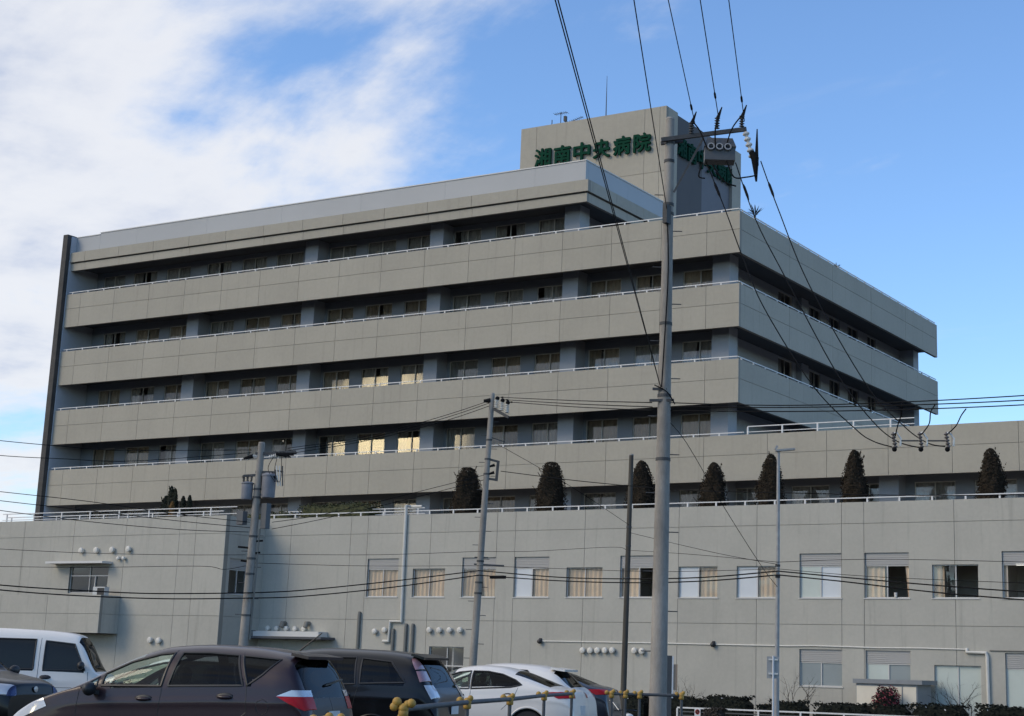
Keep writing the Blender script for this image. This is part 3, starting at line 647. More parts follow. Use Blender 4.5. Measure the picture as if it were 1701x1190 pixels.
for k, (x, ztop, w, flat, lab) in enumerate((
        (-14.0, 11.6, 1.0, 1, 'flat topped dark brown conifer on the terrace, behind the slim bracketed pole'),
        (-8.85, 11.7, 0.95, 1, 'dark brown round topped conifer on the terrace, second one in the row'),
        (-3.6, 11.56, 0.88, 0, 'dark brown conifer on the terrace just behind the old brown pole'),
        (0.38, 11.32, 0.85, 0, 'dark brown conifer on the terrace right beside the big concrete pole'),
        (3.38, 11.6, 0.82, 0, 'pointed dark brown conifer on the terrace behind the street lamp head'),
        (7.56, 11.62, 0.76, 0, 'slim pointed dark brown conifer on the terrace between street lamp and line switches'),
        (13.95, 11.42, 0.78, 0, 'slim dark brown conifer standing alone at the far end of the terrace'))):
    cypress(lab, x, -3.4, TERR, ztop - TERR, w, 11 + k, flat)
for k, (x, ztop, w, lab) in enumerate(((-34.45, 10.6, 0.5, 'short dark green spire conifer on the left roof, at the edge of the clump'), (-34.1, 11.15, 0.36, 'tallest narrow dark green conifer spire on the left roof'), (-33.8, 11.0, 0.34, 'second tallest narrow conifer spire on the left roof'),
        (-33.12, 10.55, 0.3, 'small pointed conifer beside the rust coloured shrub on the left roof'), (-32.62, 10.58, 0.28, 'small slim conifer at the open end of the left roof clump'))):
    cypress(lab, x, -4.4, TERR, ztop - TERR, w, 40 + k, m=M_CYPG, grp='little conifers on the left roof')
cypress('rust coloured dry shrub between small conifers on the left roof', -33.45, -4.9, TERR, 2.2, 0.26, 60, m=M_ORANGE, cat='shrub', grp='little conifers on the left roof', name='dry_shrub')
def hedge(label, x0, x1, y0, y1, z0, z1, m, seed, dens=260, name='hedge', grp=None, cat='hedge', parts='foliage', flowers=None):
    r = random.Random(seed); cx, cy = (x0 + x1) / 2, (y0 + y1) / 2; t = empty(name, (cx, cy, z0)); tag(t, label, cat, grp)
    hx, hy, hz = (x1 - x0) / 2, (y1 - y0) / 2, z1 - z0; mb = MB(); fl = MB()
    nx = max(3, int(hx * 2 / 0.3)); b0 = 0
    tops = [hz * (0.86 + 0.10 * r.random()) for _ in range(nx + 1)]
    for i in range(nx + 1):
        x = -hx * 0.96 + 2 * hx * 0.96 * i / nx; e = 0.97 if 0 < i < nx else 0.75
        mb.v += [(x, -hy * e, 0.05), (x, -hy * e, tops[i] * e), (x, hy * e, tops[i] * e), (x, hy * e, 0.05)]
    for i in range(nx):
        a = i * 4; b = a + 4
        for k in range(3): mb.f.append((a + k, a + k + 1, b + k + 1, b + k))
    mb.f.append((0, 1, 2, 3)); mb.f.append((nx * 4 + 3, nx * 4 + 2, nx * 4 + 1, nx * 4))
    for _ in range(int(dens * hx * 2)):
        f = r.random(); x = r.uniform(-hx, hx); i = min(nx, max(0, int((x / hx + 1) / 2 * nx + 0.5)))
        if f < 0.45: p = (x, -hy + r.gauss(0, 0.05), r.uniform(0, tops[i] * 1.05)); nr = Vector((0, -1, 0.4))
        elif f < 0.9: p = (x, r.uniform(-hy, hy), tops[i] * (0.99 + r.gauss(0, 0.025))); nr = Vector((0, 0, 1))
        else: p = (hx * r.choice((-1, 1)) + r.gauss(0, 0.04), r.uniform(-hy, hy), r.uniform(0, hz)); nr = None
        if flowers and r.random() < flowers: leaf(fl, p, 0.05, r); 
        else: leaf(mb, p, 0.05 + 0.045 * r.random(), r, nr)
    mb.build(parts, m, t)
    if flowers: fl.build('flowers', mat('pale_flower', (0.6, 0.58, 0.56), 0.7), t)
    return t
hedge('low olive green shrub bed on the terrace behind the white railing', -24.6, -19.7, -4.3, -2.9, TERR, 9.95, M_SHRUB, 3, 420, name='shrub_bed', cat='shrub')
hedge('low olive shrub row on the terrace corner beside the transformer pole', -28.6, -25.2, -4.3, -2.9, TERR, 9.55, M_SHRUB, 31, 300, name='shrub_bed', cat='shrub')
HG = 'clipped hedge along the hospital wall'
for k, (a, b, z, lab) in enumerate(((-2.8, -0.6, 0.33, 'clipped dark hedge behind the parked scooter cover'), (-0.3, 2.3, 0.30, 'clipped dark hedge below the bare shrub beside the sign board'), (2.35, 4.4, 0.40, 'long clipped dark hedge behind the white fence with the prohibition plate'), (4.9, 5.4, 0.12, 'tiny dark hedge tuft beside the white sign post'),
        (5.5, 7.0, 0.30, 'dark hedge at the foot of the tall bare shrub under the frosted window'), (7.55, 10.0, 0.27, 'long clipped dark hedge in front of the cream cabinet'), (10.1, 11.55, 0.34, 'dark hedge below the red flowering camellia'), (11.8, 14.0, 0.38, 'long clipped dark hedge in front of the pale glass door'), (14.5, 18.0, 0.40, 'clipped dark hedge past the white corner downpipe'))):
    hedge(lab, a, b, -8.2, -7.1, GZ, z + 0.12, M_HEDGE, 70 + k, 420, grp=HG, flowers=0.01)
def bare_shrub(label, x, y, z0, h, seed, spread=0.55):
    r = random.Random(seed); t = empty('bare_shrub', (x, y, z0)); tag(t, label, 'shrub', 'leafless shrubs by the hospital wall')
    tr = MB(); tw = MB()
    def grow(mb, p, d, L, rad, lev):
        pts = [p]; n = 4
        for i in range(n):
            d = (d + Vector((r.gauss(0, .16), r.gauss(0, .16), r.gauss(0.03, .1)))).normalized(); p = p + d * L / n; pts.append(p)
        mb.tube(pts, [rad * (1 - 0.55 * i / n) for i in range(n + 1)], 5)
        if lev < 4:
            for _ in range(r.choice((2, 2, 3))):
                dd = (d + Vector((r.gauss(0, spread), r.gauss(0, spread), r.gauss(0.12, .25)))).normalized()
                grow(tw, pts[r.choice((2, 3, 4))], dd, L * r.uniform(0.55, 0.8), rad * 0.5, lev + 1)
    for k in range(4):
        a = 6.28 * k / 4 + r.random(); grow(tr, Vector((0.05 * math.cos(a), 0.05 * math.sin(a), 0)), Vector((0.42 * math.cos(a), 0.42 * math.sin(a), 1)).normalized(), h * 0.48, 0.045, 0)
    tr.build('stems', M_BARK, t, smooth=True); tw.build('twigs', M_BARK, t, smooth=True)
bare_shrub('leafless branching shrub below the frosted grey window', 6.26, -6.6, GZ, 2.35, 5)
bare_shrub('thin leafless shrub beside the tall sign board', 0.25, -6.6, GZ, 2.2, 8)
bare_shrub('leafless branching shrub in front of the pale glass door', 13.35, -6.6, GZ, 2.4, 12)
bare_shrub('small leafless shrub at the foot of the white downpipe', 14.2, -6.5, GZ, 1.6, 17)
def camellia():
    r = random.Random(9); t = empty('camellia', (10.56, -7.6, GZ)); tag(t, 'round camellia bush covered in deep red flowers before the cream cabinet', 'shrub')
    MB().tube([(0, 0, 0), (0.05, 0, 0.9), (0, 0, 1.4)], [0.05, 0.04, 0.02], 6).build('trunk', M_BARK, t)
    lf, fl = MB(), MB(); lf.ball((0, 0, 1.25), 0.45, 12, 8, (0.95, 0.9, 1.2))
    for _ in range(1500):
        d = Vector((r.gauss(0, 1), r.gauss(0, 1), r.gauss(0, 1))).normalized(); k = 0.44 + 0.14 * r.random() + 0.07 * math.sin(d.x * 6 + d.z * 5)
        p = Vector((d.x * k, d.y * k, 1.25 + d.z * k * 1.25))
        if r.random() < 0.45: leaf(fl, p * 1.0, 0.06, r, d)
        else: leaf(lf, p, 0.05, r, d)
    lf.build('foliage', M_HEDGE, t); fl.build('flowers', M_RED, t)
camellia()
hedge('small round brown bush in front of the white fence', 4.0, 4.75, -11.4, -10.7, ground_z(-11), 0.05, M_BRNSH, 90, 900, name='brown_bush', cat='shrub')
for k, (y, z, s, lab) in enumerate(((3.5, 25.95, 0.7, 'spiky potted plant peeking over the top parapet at the tower corner'), (15.0, 25.45, 0.45, 'small plant peeking over the middle of the top side parapet'))):
    r = random.Random(k); t = empty('roof_plant', (-0.75, y, Z6)); tag(t, lab, 'plant')
    st, lv = MB(), MB(); st.tube([(0, 0, 0), (0, 0, z - Z6 - s * 0.5)], 0.035, 6); top = Vector((0, 0, z - Z6 - s * 0.55))
    for _ in range(26):
        d = Vector((r.gauss(0, 1), r.gauss(0, 1), r.uniform(0.1, 1.5))).normalized(); a = d.cross(Vector((0, 0, 1))).normalized() * 0.035; e = top + d * s * r.uniform(0.7, 1.15); mid = (top + e) / 2 + Vector((0, 0, 0.05))
        lv.add([top, mid - a, e, mid + a], [(0, 1, 2, 3)])
    st.build('stem', M_BARK, t); lv.build('leaves', M_HEDGE, t)
    MB().lathe([(0.16, 0), (0.22, 0.35), (0.2, 0.35), (0.18, 0.3)], (0, 0, 0), n=14).build('pot', mat('pot_terracotta', (0.2, 0.1, 0.06), 0.8), t)

# ------------------------------------------------------------------ roof antennas
def antenna(label, x, y, z, build):
    t = empty('roof_antenna', (x, y, z)); tag(t, label, 'antenna'); build(t)
def a_mast(t): MB().tube([(0, 0, 0), (0, 0, 2.6), (0, 0, 4.5)], [0.045, 0.03, 0.012], 6).build('mast', M_STEEL, t); MB().box(-0.15, 0.15, -0.15, 0.15, 0, 0.05).build('base', M_STEEL, t)
antenna('tall thin whip mast on top of the lettered tower', -16.46, 14.0, 35.18, a_mast)
def a_tv(t):
    MB().tube([(0, 0, 0), (0, 0, 1.7)], 0.025, 6).build('mast', M_STEEL, t)
    m = MB(); m.bar((-0.5, 0, 1.6), (0.5, 0, 1.6), 0.03, 0.03)
    for k in range(7): m.bar((-0.45 + 0.15 * k, -0.25, 1.6), (-0.45 + 0.15 * k, 0.25, 1.6), 0.015, 0.015)
    m.build('yagi_boom', M_STEEL, t); MB().tube([(0.35, 0, 0), (0.35, 0, 1.15)], 0.03, 6).build('second_mast', M_STEEL, t); MB().box(0.27, 0.43, -0.1, 0.1, 1.0, 1.35).build('amplifier_box', M_STEEL, t)
antenna('small yagi television antenna on the lettered tower roof', -18.69, 12.0, 35.18, a_tv)
def a_y2(t):
    MB().tube([(0, 0, 0), (0, 0, 0.95)], 0.025, 6).build('mast', M_STEEL, t); m = MB(); m.bar((-0.1, 0, 0.85), (1.15, 0, 1.12), 0.03, 0.03)
    for k in range(9): m.bar((-0.05 + 0.14 * k, -0.2, 0.86 + 0.03 * k), (-0.05 + 0.14 * k, 0.2, 0.86 + 0.03 * k), 0.02, 0.02)
    m.build('yagi_boom', M_STEEL, t)
antenna('long tilted comb antenna on the lettered tower roof', -18.15, 12.0, 35.18, a_y2)
def a_s(t): MB().tube([(0, 0, 0), (0, 0, 1.25)], 0.03, 6).build('mast', M_STEEL, t); MB().bar((-0.2, 0, 0.9), (0.1, 0, 0.9), 0.03, 0.03).build('crossbar', M_STEEL, t)
antenna('short stub antenna nearest the tower roof edge', -19.36, 12.0, 35.18, a_s)

# ------------------------------------------------------------------ utility poles
def pole_frame(base, top):
    b, t = Vector(base), Vector(top); return b, t - b
def pole(name, label, base, top, r0, r1, m, cat='utility pole', steps=True, bands=()):
    b, ax = pole_frame(base, top); t = empty(name, b); tag(t, label, cat)
    hh = ax.length; MB().tube([ax * (k / 8) for k in range(9)], [r0 + (r1 - r0) * k / 8 for k in range(9)], 22).build('shaft', m, t, smooth='auto')
    MB().lathe([(r1 * 0.99, 0.0), (r1 * 1.02, 0.02), (r1 * 0.75, 0.06), (0, 0.07)], ax, ax, 18).build('cap', M_CONC, t, smooth='auto')
    if steps:
        z = 1.8; k = 0
        while z < hh - 0.9:
            p = ax * (z / hh); s = 1 if k % 2 else -1; rr = r0 + (r1 - r0) * z / hh; d = RT * s
            MB().tube([p + d * rr * 0.9, p + d * (rr + 0.19)], 0.011, 5).build('step_bolt', M_STEEL, t); z += 0.92 / 2 * 1.0 if hh < 11 else 0.78; k += 1
    for z in bands:
        p = ax * (z / hh); rr = r0 + (r1 - r0) * z / hh
        MB().lathe([(rr, -0.03), (rr + 0.012, -0.03), (rr + 0.012, 0.03), (rr, 0.03)], p, ax, 20).build('band', M_STEEL, t)
    return t
def insulator(parent, p, ax, L=0.3, r=0.05, m=None, name='insulator'):
    pr = []; n = 5
    for k in range(n): q = L * k / n; pr += [(r * 0.45, q), (r, q + L * 0.06), (r, q + L * 0.1), (r * 0.45, q + L * 0.16)]
    pr.append((r * 0.3, L)); return MB().lathe(pr, p, ax, 12).build(name, m or M_PORC, parent, smooth='auto')
# main pole
MP = Vector((19.76, -44.9, 0))
mp = pole('utility_pole', 'tall thick concrete utility pole with crossarm and switch box at its top', MP, (19.77, -44.89, 12.81), 0.178, 0.093, M_CONC, bands=(12.3, 11.9, 10.95, 10.75, 8.4, 6.9, 5.6))
PXW = RT                               # picture-plane horizontal, in metres: about 83.8 px per metre at this pole
def mpt(dx, z, dy=0.0): return Vector((0, 0, z)) + RT * dx + FW * dy
m = MB(); m.bar(mpt(-0.17, 12.33, -0.12), mpt(1.62, 12.62, -0.12), 0.075, 0.085); m.bar(mpt(-0.17, 12.33, 0.12), mpt(0.3, 12.40, 0.12), 0.07, 0.07); m.build('crossarm', M_STEEL, mp)
m = MB(); m.bar(mpt(0.12, 11.2, -0.1), mpt(0.72, 12.4, -0.12), 0.04, 0.04); m.build('arm_brace', M_STEEL, mp)
sw = MB(); sw.box(-0.36, 0.36, -0.22, 0.22, -0.3, 0.02); sw.add([(-0.38, -0.26, 0.02), (0.38, -0.26, 0.02), (0.38, 0.26, 0.02), (-0.38, 0.26, 0.02), (-0.3, -0.16, 0.26), (0.3, -0.16, 0.26), (0.3, 0.16, 0.26), (-0.3, 0.16, 0.26)], [(0, 1, 2, 3), (4, 5, 6, 7), (0, 1, 5, 4), (1, 2, 6, 5), (2, 3, 7, 6), (3, 0, 4, 7)])
swo = sw.build('switch_box', mat('switch_paint', (0.10, 0.10, 0.10), 0.5, var=0.2, vscale=4), mp); swo.location = mpt(1.06, 12.14, -0.1); swo.rotation_euler = (0, 0, math.atan2(RT.y, RT.x)); swo.scale = (0.88, 0.88, 0.88)
for k in (-1, 0, 1):
    o = MB().lathe([(0.085, 0), (0.085, 0.08), (0.06, 0.08), (0.055, 0.02)], (k * 0.2 - 0.02, -0.22, 0.0), (0, -1, 0.12), 16).build('bushing', M_GALV, swo, smooth='auto')
    MB().lathe([(0.056, 0.012), (0.056, 0.022)], (k * 0.2 - 0.02, -0.22, 0.0), (0, -1, 0.12), 12).build('bushing_core', M_BLACK, swo)
for dx, z in ((0.46, 12.48), (1.0, 12.6), (1.52, 12.66)):
    insulator(mp, mpt(dx, z, -0.12), Vector((0, 0, 1)) - FW * 0.3, 0.26, 0.06, M_STEEL, 'pin_insulator')
    MB().tube([mpt(dx, z + 0.2, -0.2), mpt(dx + 0.1, z + 0.5, -0.1)], [0.045, 0.012], 7).build('arcing_horn', M_WIRE, mp)
for k, (a, b) in enumerate((((1.6, 12.55), (1.8, 11.78)), )):
    insulator(mp, mpt(a[0], a[1], -0.15), mpt(b[0], b[1], -0.15) - mpt(a[0], a[1], -0.15), 0.62, 0.075, None, 'strain_insulator'); MB().tube([mpt(1.72, 12.1, -0.2), mpt(1.8, 11.95, -0.2), mpt(1.83, 11.45, -0.2)], [0.06, 0.085, 0.02], 8).build('clamp', M_WIRE, mp); MB().tube([mpt(1.83, 11.8, -0.2), mpt(1.84, 12.6, -0.2)], [0.05, 0.012], 6).build('arcing_horn', M_WIRE, mp)
for pts in ([(0.46, 12.7), (0.62, 12.5), (0.75, 12.2), (0.8, 12.1)], [(1.0, 12.8), (0.95, 12.5), (0.96, 12.15)], [(1.5, 12.85), (1.3, 12.55), (1.18, 12.15)], [(1.2, 11.85), (1.35, 11.5), (1.6, 11.5), (1.83, 11.55)], [(0.7, 11.8), (0.62, 11.5), (0.75, 11.45)], [(0.9, 11.75), (1.15, 11.4), (1.4, 11.3)]):
    MB().tube(smooth_path([mpt(a, z, -0.32) for a, z in pts], 5), 0.016, 6).build('jumper_wire', M_WIRE, mp)
MB().tube(smooth_path([mpt(-0.02, 10.8, -0.17), mpt(0.03, 9.5, -0.155), mpt(-0.02, 8.0, -0.17), mpt(-0.06, 7.05, -0.18)], 6), 0.014, 6).build('riser_cable', M_WIRE, mp)
MB().tube(smooth_path([mpt(-0.2, 7.1, -0.1), mpt(0.05, 6.95, -0.2), mpt(0.22, 6.72, -0.1)], 5), 0.014, 6).build('riser_cable', M_WIRE, mp)
m = MB(); m.bar(mpt(-0.3, 6.78, -0.1), mpt(0.2, 6.8, -0.1), 0.05, 0.05); m.bar(mpt(-0.24, 7.02, -0.1), mpt(0.05, 7.02, -0.1), 0.05, 0.05); m.build('cable_bracket', M_STEEL, mp)
MB().box(-0.05, 0.05, -0.1, 0.1, 10.5, 10.9).build('cable_clamp', M_STEEL, mp).location = mpt(-0.02, 0, -0.14)
# slim pole with side brackets
p2 = pole('utility_pole', 'slim pale concrete utility pole with three white insulators and a square bracket', (4.15, -28.68, ground_z(-28.7)), (4.4, -28.51, 10.42), 0.135, 0.085, M_CONC, bands=(9.0, 8.35, 7.85, 4.95, 4.25, 3.9))
def q2(dx, z, dy=0.0): return Vector((0, 0, z - ground_z(-28.7))) + RT * (dx + 0.305 * z / 10.42) + FW * dy
m = MB(); m.bar(q2(0.05, 9.95), q2(0.62, 9.62, -0.3), 0.07, 0.09); m.build('crossarm', M_STEEL, p2)
for k in range(3):
    insulator(p2, q2(0.16 + 0.19 * k, 9.95 - 0.09 * k, -0.05 - 0.1 * k), Vector((0, 0, 1)), 0.3, 0.085); MB().ball(q2(0.18 + 0.19 * k, 10.29 - 0.08 * k, -0.05 - 0.1 * k), 0.075).build('insulator_top', M_WIRE, p2)
MB().tube([q2(-0.28, 10.2), q2(-0.05, 10.22)], [0.05, 0.09], 8).build('strain_clamp', M_WIRE, p2)
m = MB(); m.bar(q2(-0.05, 8.25), q2(0.36, 8.15), 0.07, 0.07); m.bar(q2(0.36, 8.18), q2(0.34, 7.5), 0.09, 0.09); m.bar(q2(0.34, 7.54), q2(-0.05, 7.58), 0.07, 0.07); m.build('square_bracket', M_STEEL, p2)
for z in (8.0, 7.75): MB().tube([q2(0.05, z - 0.03), q2(0.25, z + 0.04)], [0.03, 0.055], 7).build('cable_grip', M_WIRE, p2)
m = MB(); m.bar(q2(0.0, 8.98), q2(0.55, 8.82), 0.03, 0.03); m.bar(q2(-0.2, 4.72), q2(0.8, 4.7), 0.04, 0.05); m.bar(q2(-0.2, 4.95), q2(0.25, 4.95), 0.05, 0.04); m.build('side_arm', M_STEEL, p2)
MB().box(-0.28, 0.28, -0.07, 0.07, -0.05, 0.05).build('splice_box', M_WIRE, p2).location = q2(0.62, 4.32)
# transformer pole
p3 = pole('utility_pole', 'short concrete utility pole carrying grey transformer drums and tangled switchgear', (1.72, -36.97, 0), (1.82, -36.88, 7.75), 0.15, 0.10, M_CONC, bands=(6.4, 6.15, 5.0, 4.35, 3.9, 2.7))
def q3(dx, z, dy=0.0): return Vector((0, 0, z)) + RT * (dx + 0.135 * z / 7.75) + FW * dy
m = MB(); m.bar(q3(-0.15, 7.45), q3(1.05, 7.55), 0.07, 0.08); m.bar(q3(-0.1, 6.91), q3(0.5, 6.91), 0.07, 0.07); m.bar(q3(-0.45, 6.78), q3(0.1, 6.83), 0.07, 0.07); m.bar(q3(0.0, 6.23), q3(0.35, 6.23), 0.06, 0.06); m.bar(q3(0.45, 6.98), q3(0.72, 6.93), 0.04, 0.04); m.build('crossarm', M_STEEL, p3)
M_TRANS = mat('transformer_grey', (0.22, 0.22, 0.24), 0.45, var=0.15, vscale=4)
MB().lathe([(0.19, 0), (0.2, 0.03), (0.21, 0.62), (0.23, 0.64), (0.23, 0.69), (0.12, 0.74), (0, 0.75)], q3(0.33, 6.15), n=20).build('transformer', M_TRANS, p3, smooth='auto')
MB().lathe([(0.16, 0), (0.17, 0.03), (0.17, 0.45), (0.19, 0.47), (0.19, 0.5), (0, 0.56)], q3(-0.3, 6.08), n=18).build('transformer', M_TRANS, p3, smooth='auto')
for k in range(3):
    insulator(p3, q3(-0.42 + 0.1 * k, 6.59), Vector((-0.2 + 0.2 * k, 0, 1)), 0.22, 0.045, M_STEEL)
    insulator(p3, q3(0.28 + 0.13 * k, 7.35 + 0.02 * k, -0.1), RT + Vector((0, 0, 0.25)), 0.3, 0.065); MB().tube([q3(0.5 + 0.1 * k, 7.45, -0.15), q3(0.95 + 0.08 * k, 7.36 + 0.06 * k, -0.2)], [0.06, 0.02], 7).build('clamp', M_WIRE, p3)
    MB().tube([q3(0.52 + 0.09 * k, 7.1, -0.1), q3(0.62 + 0.07 * k, 6.5, -0.1)], 0.018, 6).build('fuse_rod', M_PORC if k < 2 else M_STEEL, p3)
    MB().tube(smooth_path([q3(0.45 + 0.1 * k, 7.4, -0.15), q3(0.3 + 0.2 * k, 7.0, -0.2), q3(0.55 + 0.06 * k, 6.6, -0.2), q3(0.4, 6.93, -0.1)], 6), 0.009, 5).build('jumper_wire', M_WIRE, p3)
insulator(p3, q3(-0.08, 7.38), -RT, 0.2, 0.055); MB().tube([q3(-0.22, 7.38), q3(-0.5, 7.3)], [0.07, 0.03], 7).build('clamp', M_WIRE, p3)
for z, d in ((4.85, 0.3), (4.5, 0.25), (4.25, -0.3), (4.65, -0.42)): MB().tube([q3(0.02, z), q3(d, z + 0.03)], 0.03, 7).build('cable_grip', M_WIRE, p3)
MB().box(-0.1, 0.1, -0.1, 0.1, 0, 0.75).build('cable_box', mat('box_slate', (0.10, 0.105, 0.11), 0.6), p3).location = q3(0.32, 5.23)
MB().box(-0.12, 0.12, -0.1, 0.1, 0, 0.4).build('cable_box', MATS['box_slate'], p3).location = q3(-0.38, 5.33)
MB().tube([q3(0.17, 2.0), q3(0.18, 5.23)], 0.03, 8).build('riser_pipe', M_PIPEB, p3)
# old brown pole
M_OLD = mat('old_brown_pole', (0.085, 0.075, 0.06), 0.9, var=0.3, vscale=4, vstretch=(1, 1, 0.2))
p4 = pole('utility_pole', 'old thin brown pole with a flat top rising behind the parked cars', (4.95, -19.94, ground_z(-20)), (5.04, -19.9, 9.41), 0.115, 0.085, M_OLD, steps=False, bands=(7.5, 6.8, 5.6))
# street lamp
lb = Vector((16.93, -32.93, 0)); sl_ = empty('street_lamp', lb); tag(sl_, 'slender grey street lamp with a flat tilted lamp head', 'street lamp')
MB().tube([(0, 0, 0), (0.02, 0.01, 4.6), (0.02, 0.01, 7.4)], [0.075, 0.052, 0.042], 14).build('shaft', M_GALV, sl_, smooth='auto')
MB().lathe([(0.12, 0), (0.12, 0.03), (0.08, 0.05)], (0, 0, 0), n=14).build('base_plate', M_GALV, sl_)
h0 = Vector((0.02, 0.01, 7.42)); m = MB(); m.bar(h0 - RT * 0.08 + Vector((0, 0, 0.0)), h0 + RT * 0.45 + Vector((0, 0, 0.06)), 0.2, 0.05); m.bar(h0 - RT * 0.08 + Vector((0, 0, 0.03)), h0 - RT * 0.03 + Vector((0, 0, 0.14)), 0.08, 0.06); m.build('lamp_head', M_GALV, sl_)
MB().bar(h0 + RT * 0.05 + Vector((0, 0, -0.012)), h0 + RT * 0.40 + Vector((0, 0, 0.027)), 0.14, 0.012).build('diffuser', M_PORC, sl_)
for z in (4.0, 4.3): MB().lathe([(0.06, -0.03), (0.07, -0.03), (0.07, 0.03), (0.06, 0.03)], (0.017, 0.008, z), n=14).build('band', M_STEEL, sl_)
# switches hanging in the lines on the right
for k, (x, y, lab) in enumerate(((24.69, -44.88, 'line switch hanging in the wires, the one closest to the hospital corner'), (25.15, -44.72, 'line switch hanging in the wires, middle of the three'), (25.61, -44.56, 'line switch hanging in the wires, outermost of the three'))):
    t = empty('line_switch', (x, y, 5.5)); tag(t, lab, 'line switch', 'three switches hanging from the overhead lines')
    insulator(t, (0, 0, 0.12), RT * -0.15 + Vector((0, 0, 1)), 0.3, 0.045, mat('porcelain_brown', (0.12, 0.1, 0.09), 0.3), 'insulator')
    MB().tube([RT * 0.09 + Vector((0, 0, 0.16)), RT * 0.1 + Vector((0, 0, 0.3)), RT * 0.02 + Vector((0, 0, 0.42)), Vector((-0.03, 0, 0.4))], 0.02, 6).build('bracket', M_PORC, t)
    MB().ball((-0.02, 0, 0.1), 0.05).build('terminal', M_WIRE, t)
    if k < 2: MB().bar(RT * 0.09 + Vector((0, 0, 0.26)), RT * 0.46 + Vector((0, 0, 0.27)), 0.025, 0.025).build('spacer_rod', M_STEEL, t)
# ------------------------------------------------------------------ overhead wires
WLAB = {'top': ('thin overhead line running up from the crossarm of the big pole', 'high lines meeting the crossarm of the big pole'),
 'mid': ('single thin line running up from the clamp below the big pole top', None),
 'low': ('low pair of lines slanting up from the middle of the big pole', 'low pair of lines on the big pole'),
 'drop': ('thick line drooping from the crossarm down to the hanging switches', 'lines drooping to the hanging switches'),
 'spanl': ('line strung between the slim bracketed pole and the big pole', 'three lines between slim pole and big pole'),
 'spanr': ('line running past the hanging switches away from the big pole', 'three lines past the hanging switches'),
 'lead': ('short curved lead from a hanging switch up to the line above', 'leads of the hanging switches'),
 'p23': ('line sloping from the slim pole top to the transformer pole top', 'upper lines between slim pole and transformer pole'),
 'p23b': ('line sloping from the square bracket down to the transformer pole', 'lower lines between slim pole and transformer pole'),
 'left': ('line crossing the sky to the transformer pole top', 'upper lines on the far side of the transformer pole'),
 'left2': ('line crossing the dark fin wall to the middle of the transformer pole', 'middle lines on the far side of the transformer pole'),
 'left3': ('thin line in front of the left block vent caps', 'thin lines in front of the left block'),
 'tel': ('thick sagging cable in front of the balcony box', 'thick cable pair before the left block'),
 'tel2': ('thick cable rising from transformer pole to slim pole', 'thick cable pair from transformer pole to slim pole'),
 'tel3': ('thick cable between slim pole and street lamp', 'thick cable pair from slim pole to street lamp'),
 'tel4': ('thick cable falling away from the street lamp', 'thick cable pair beyond the street lamp'),
 'thin': ('thin taut wire just above the thick cables', 'thin wires above the thick cables'),
 'slack': ('thin slack wire at shutter height before the podium', 'slack wires before the podium'),
 'svc': ('service cable leaving the square bracket past the terrace conifers', None),
 'diag': ('thin diagonal wire slanting across the podium wall', 'thin diagonal wires'),
 'guy': ('thin wire slanting from the big pole down to the street lamp', None)}
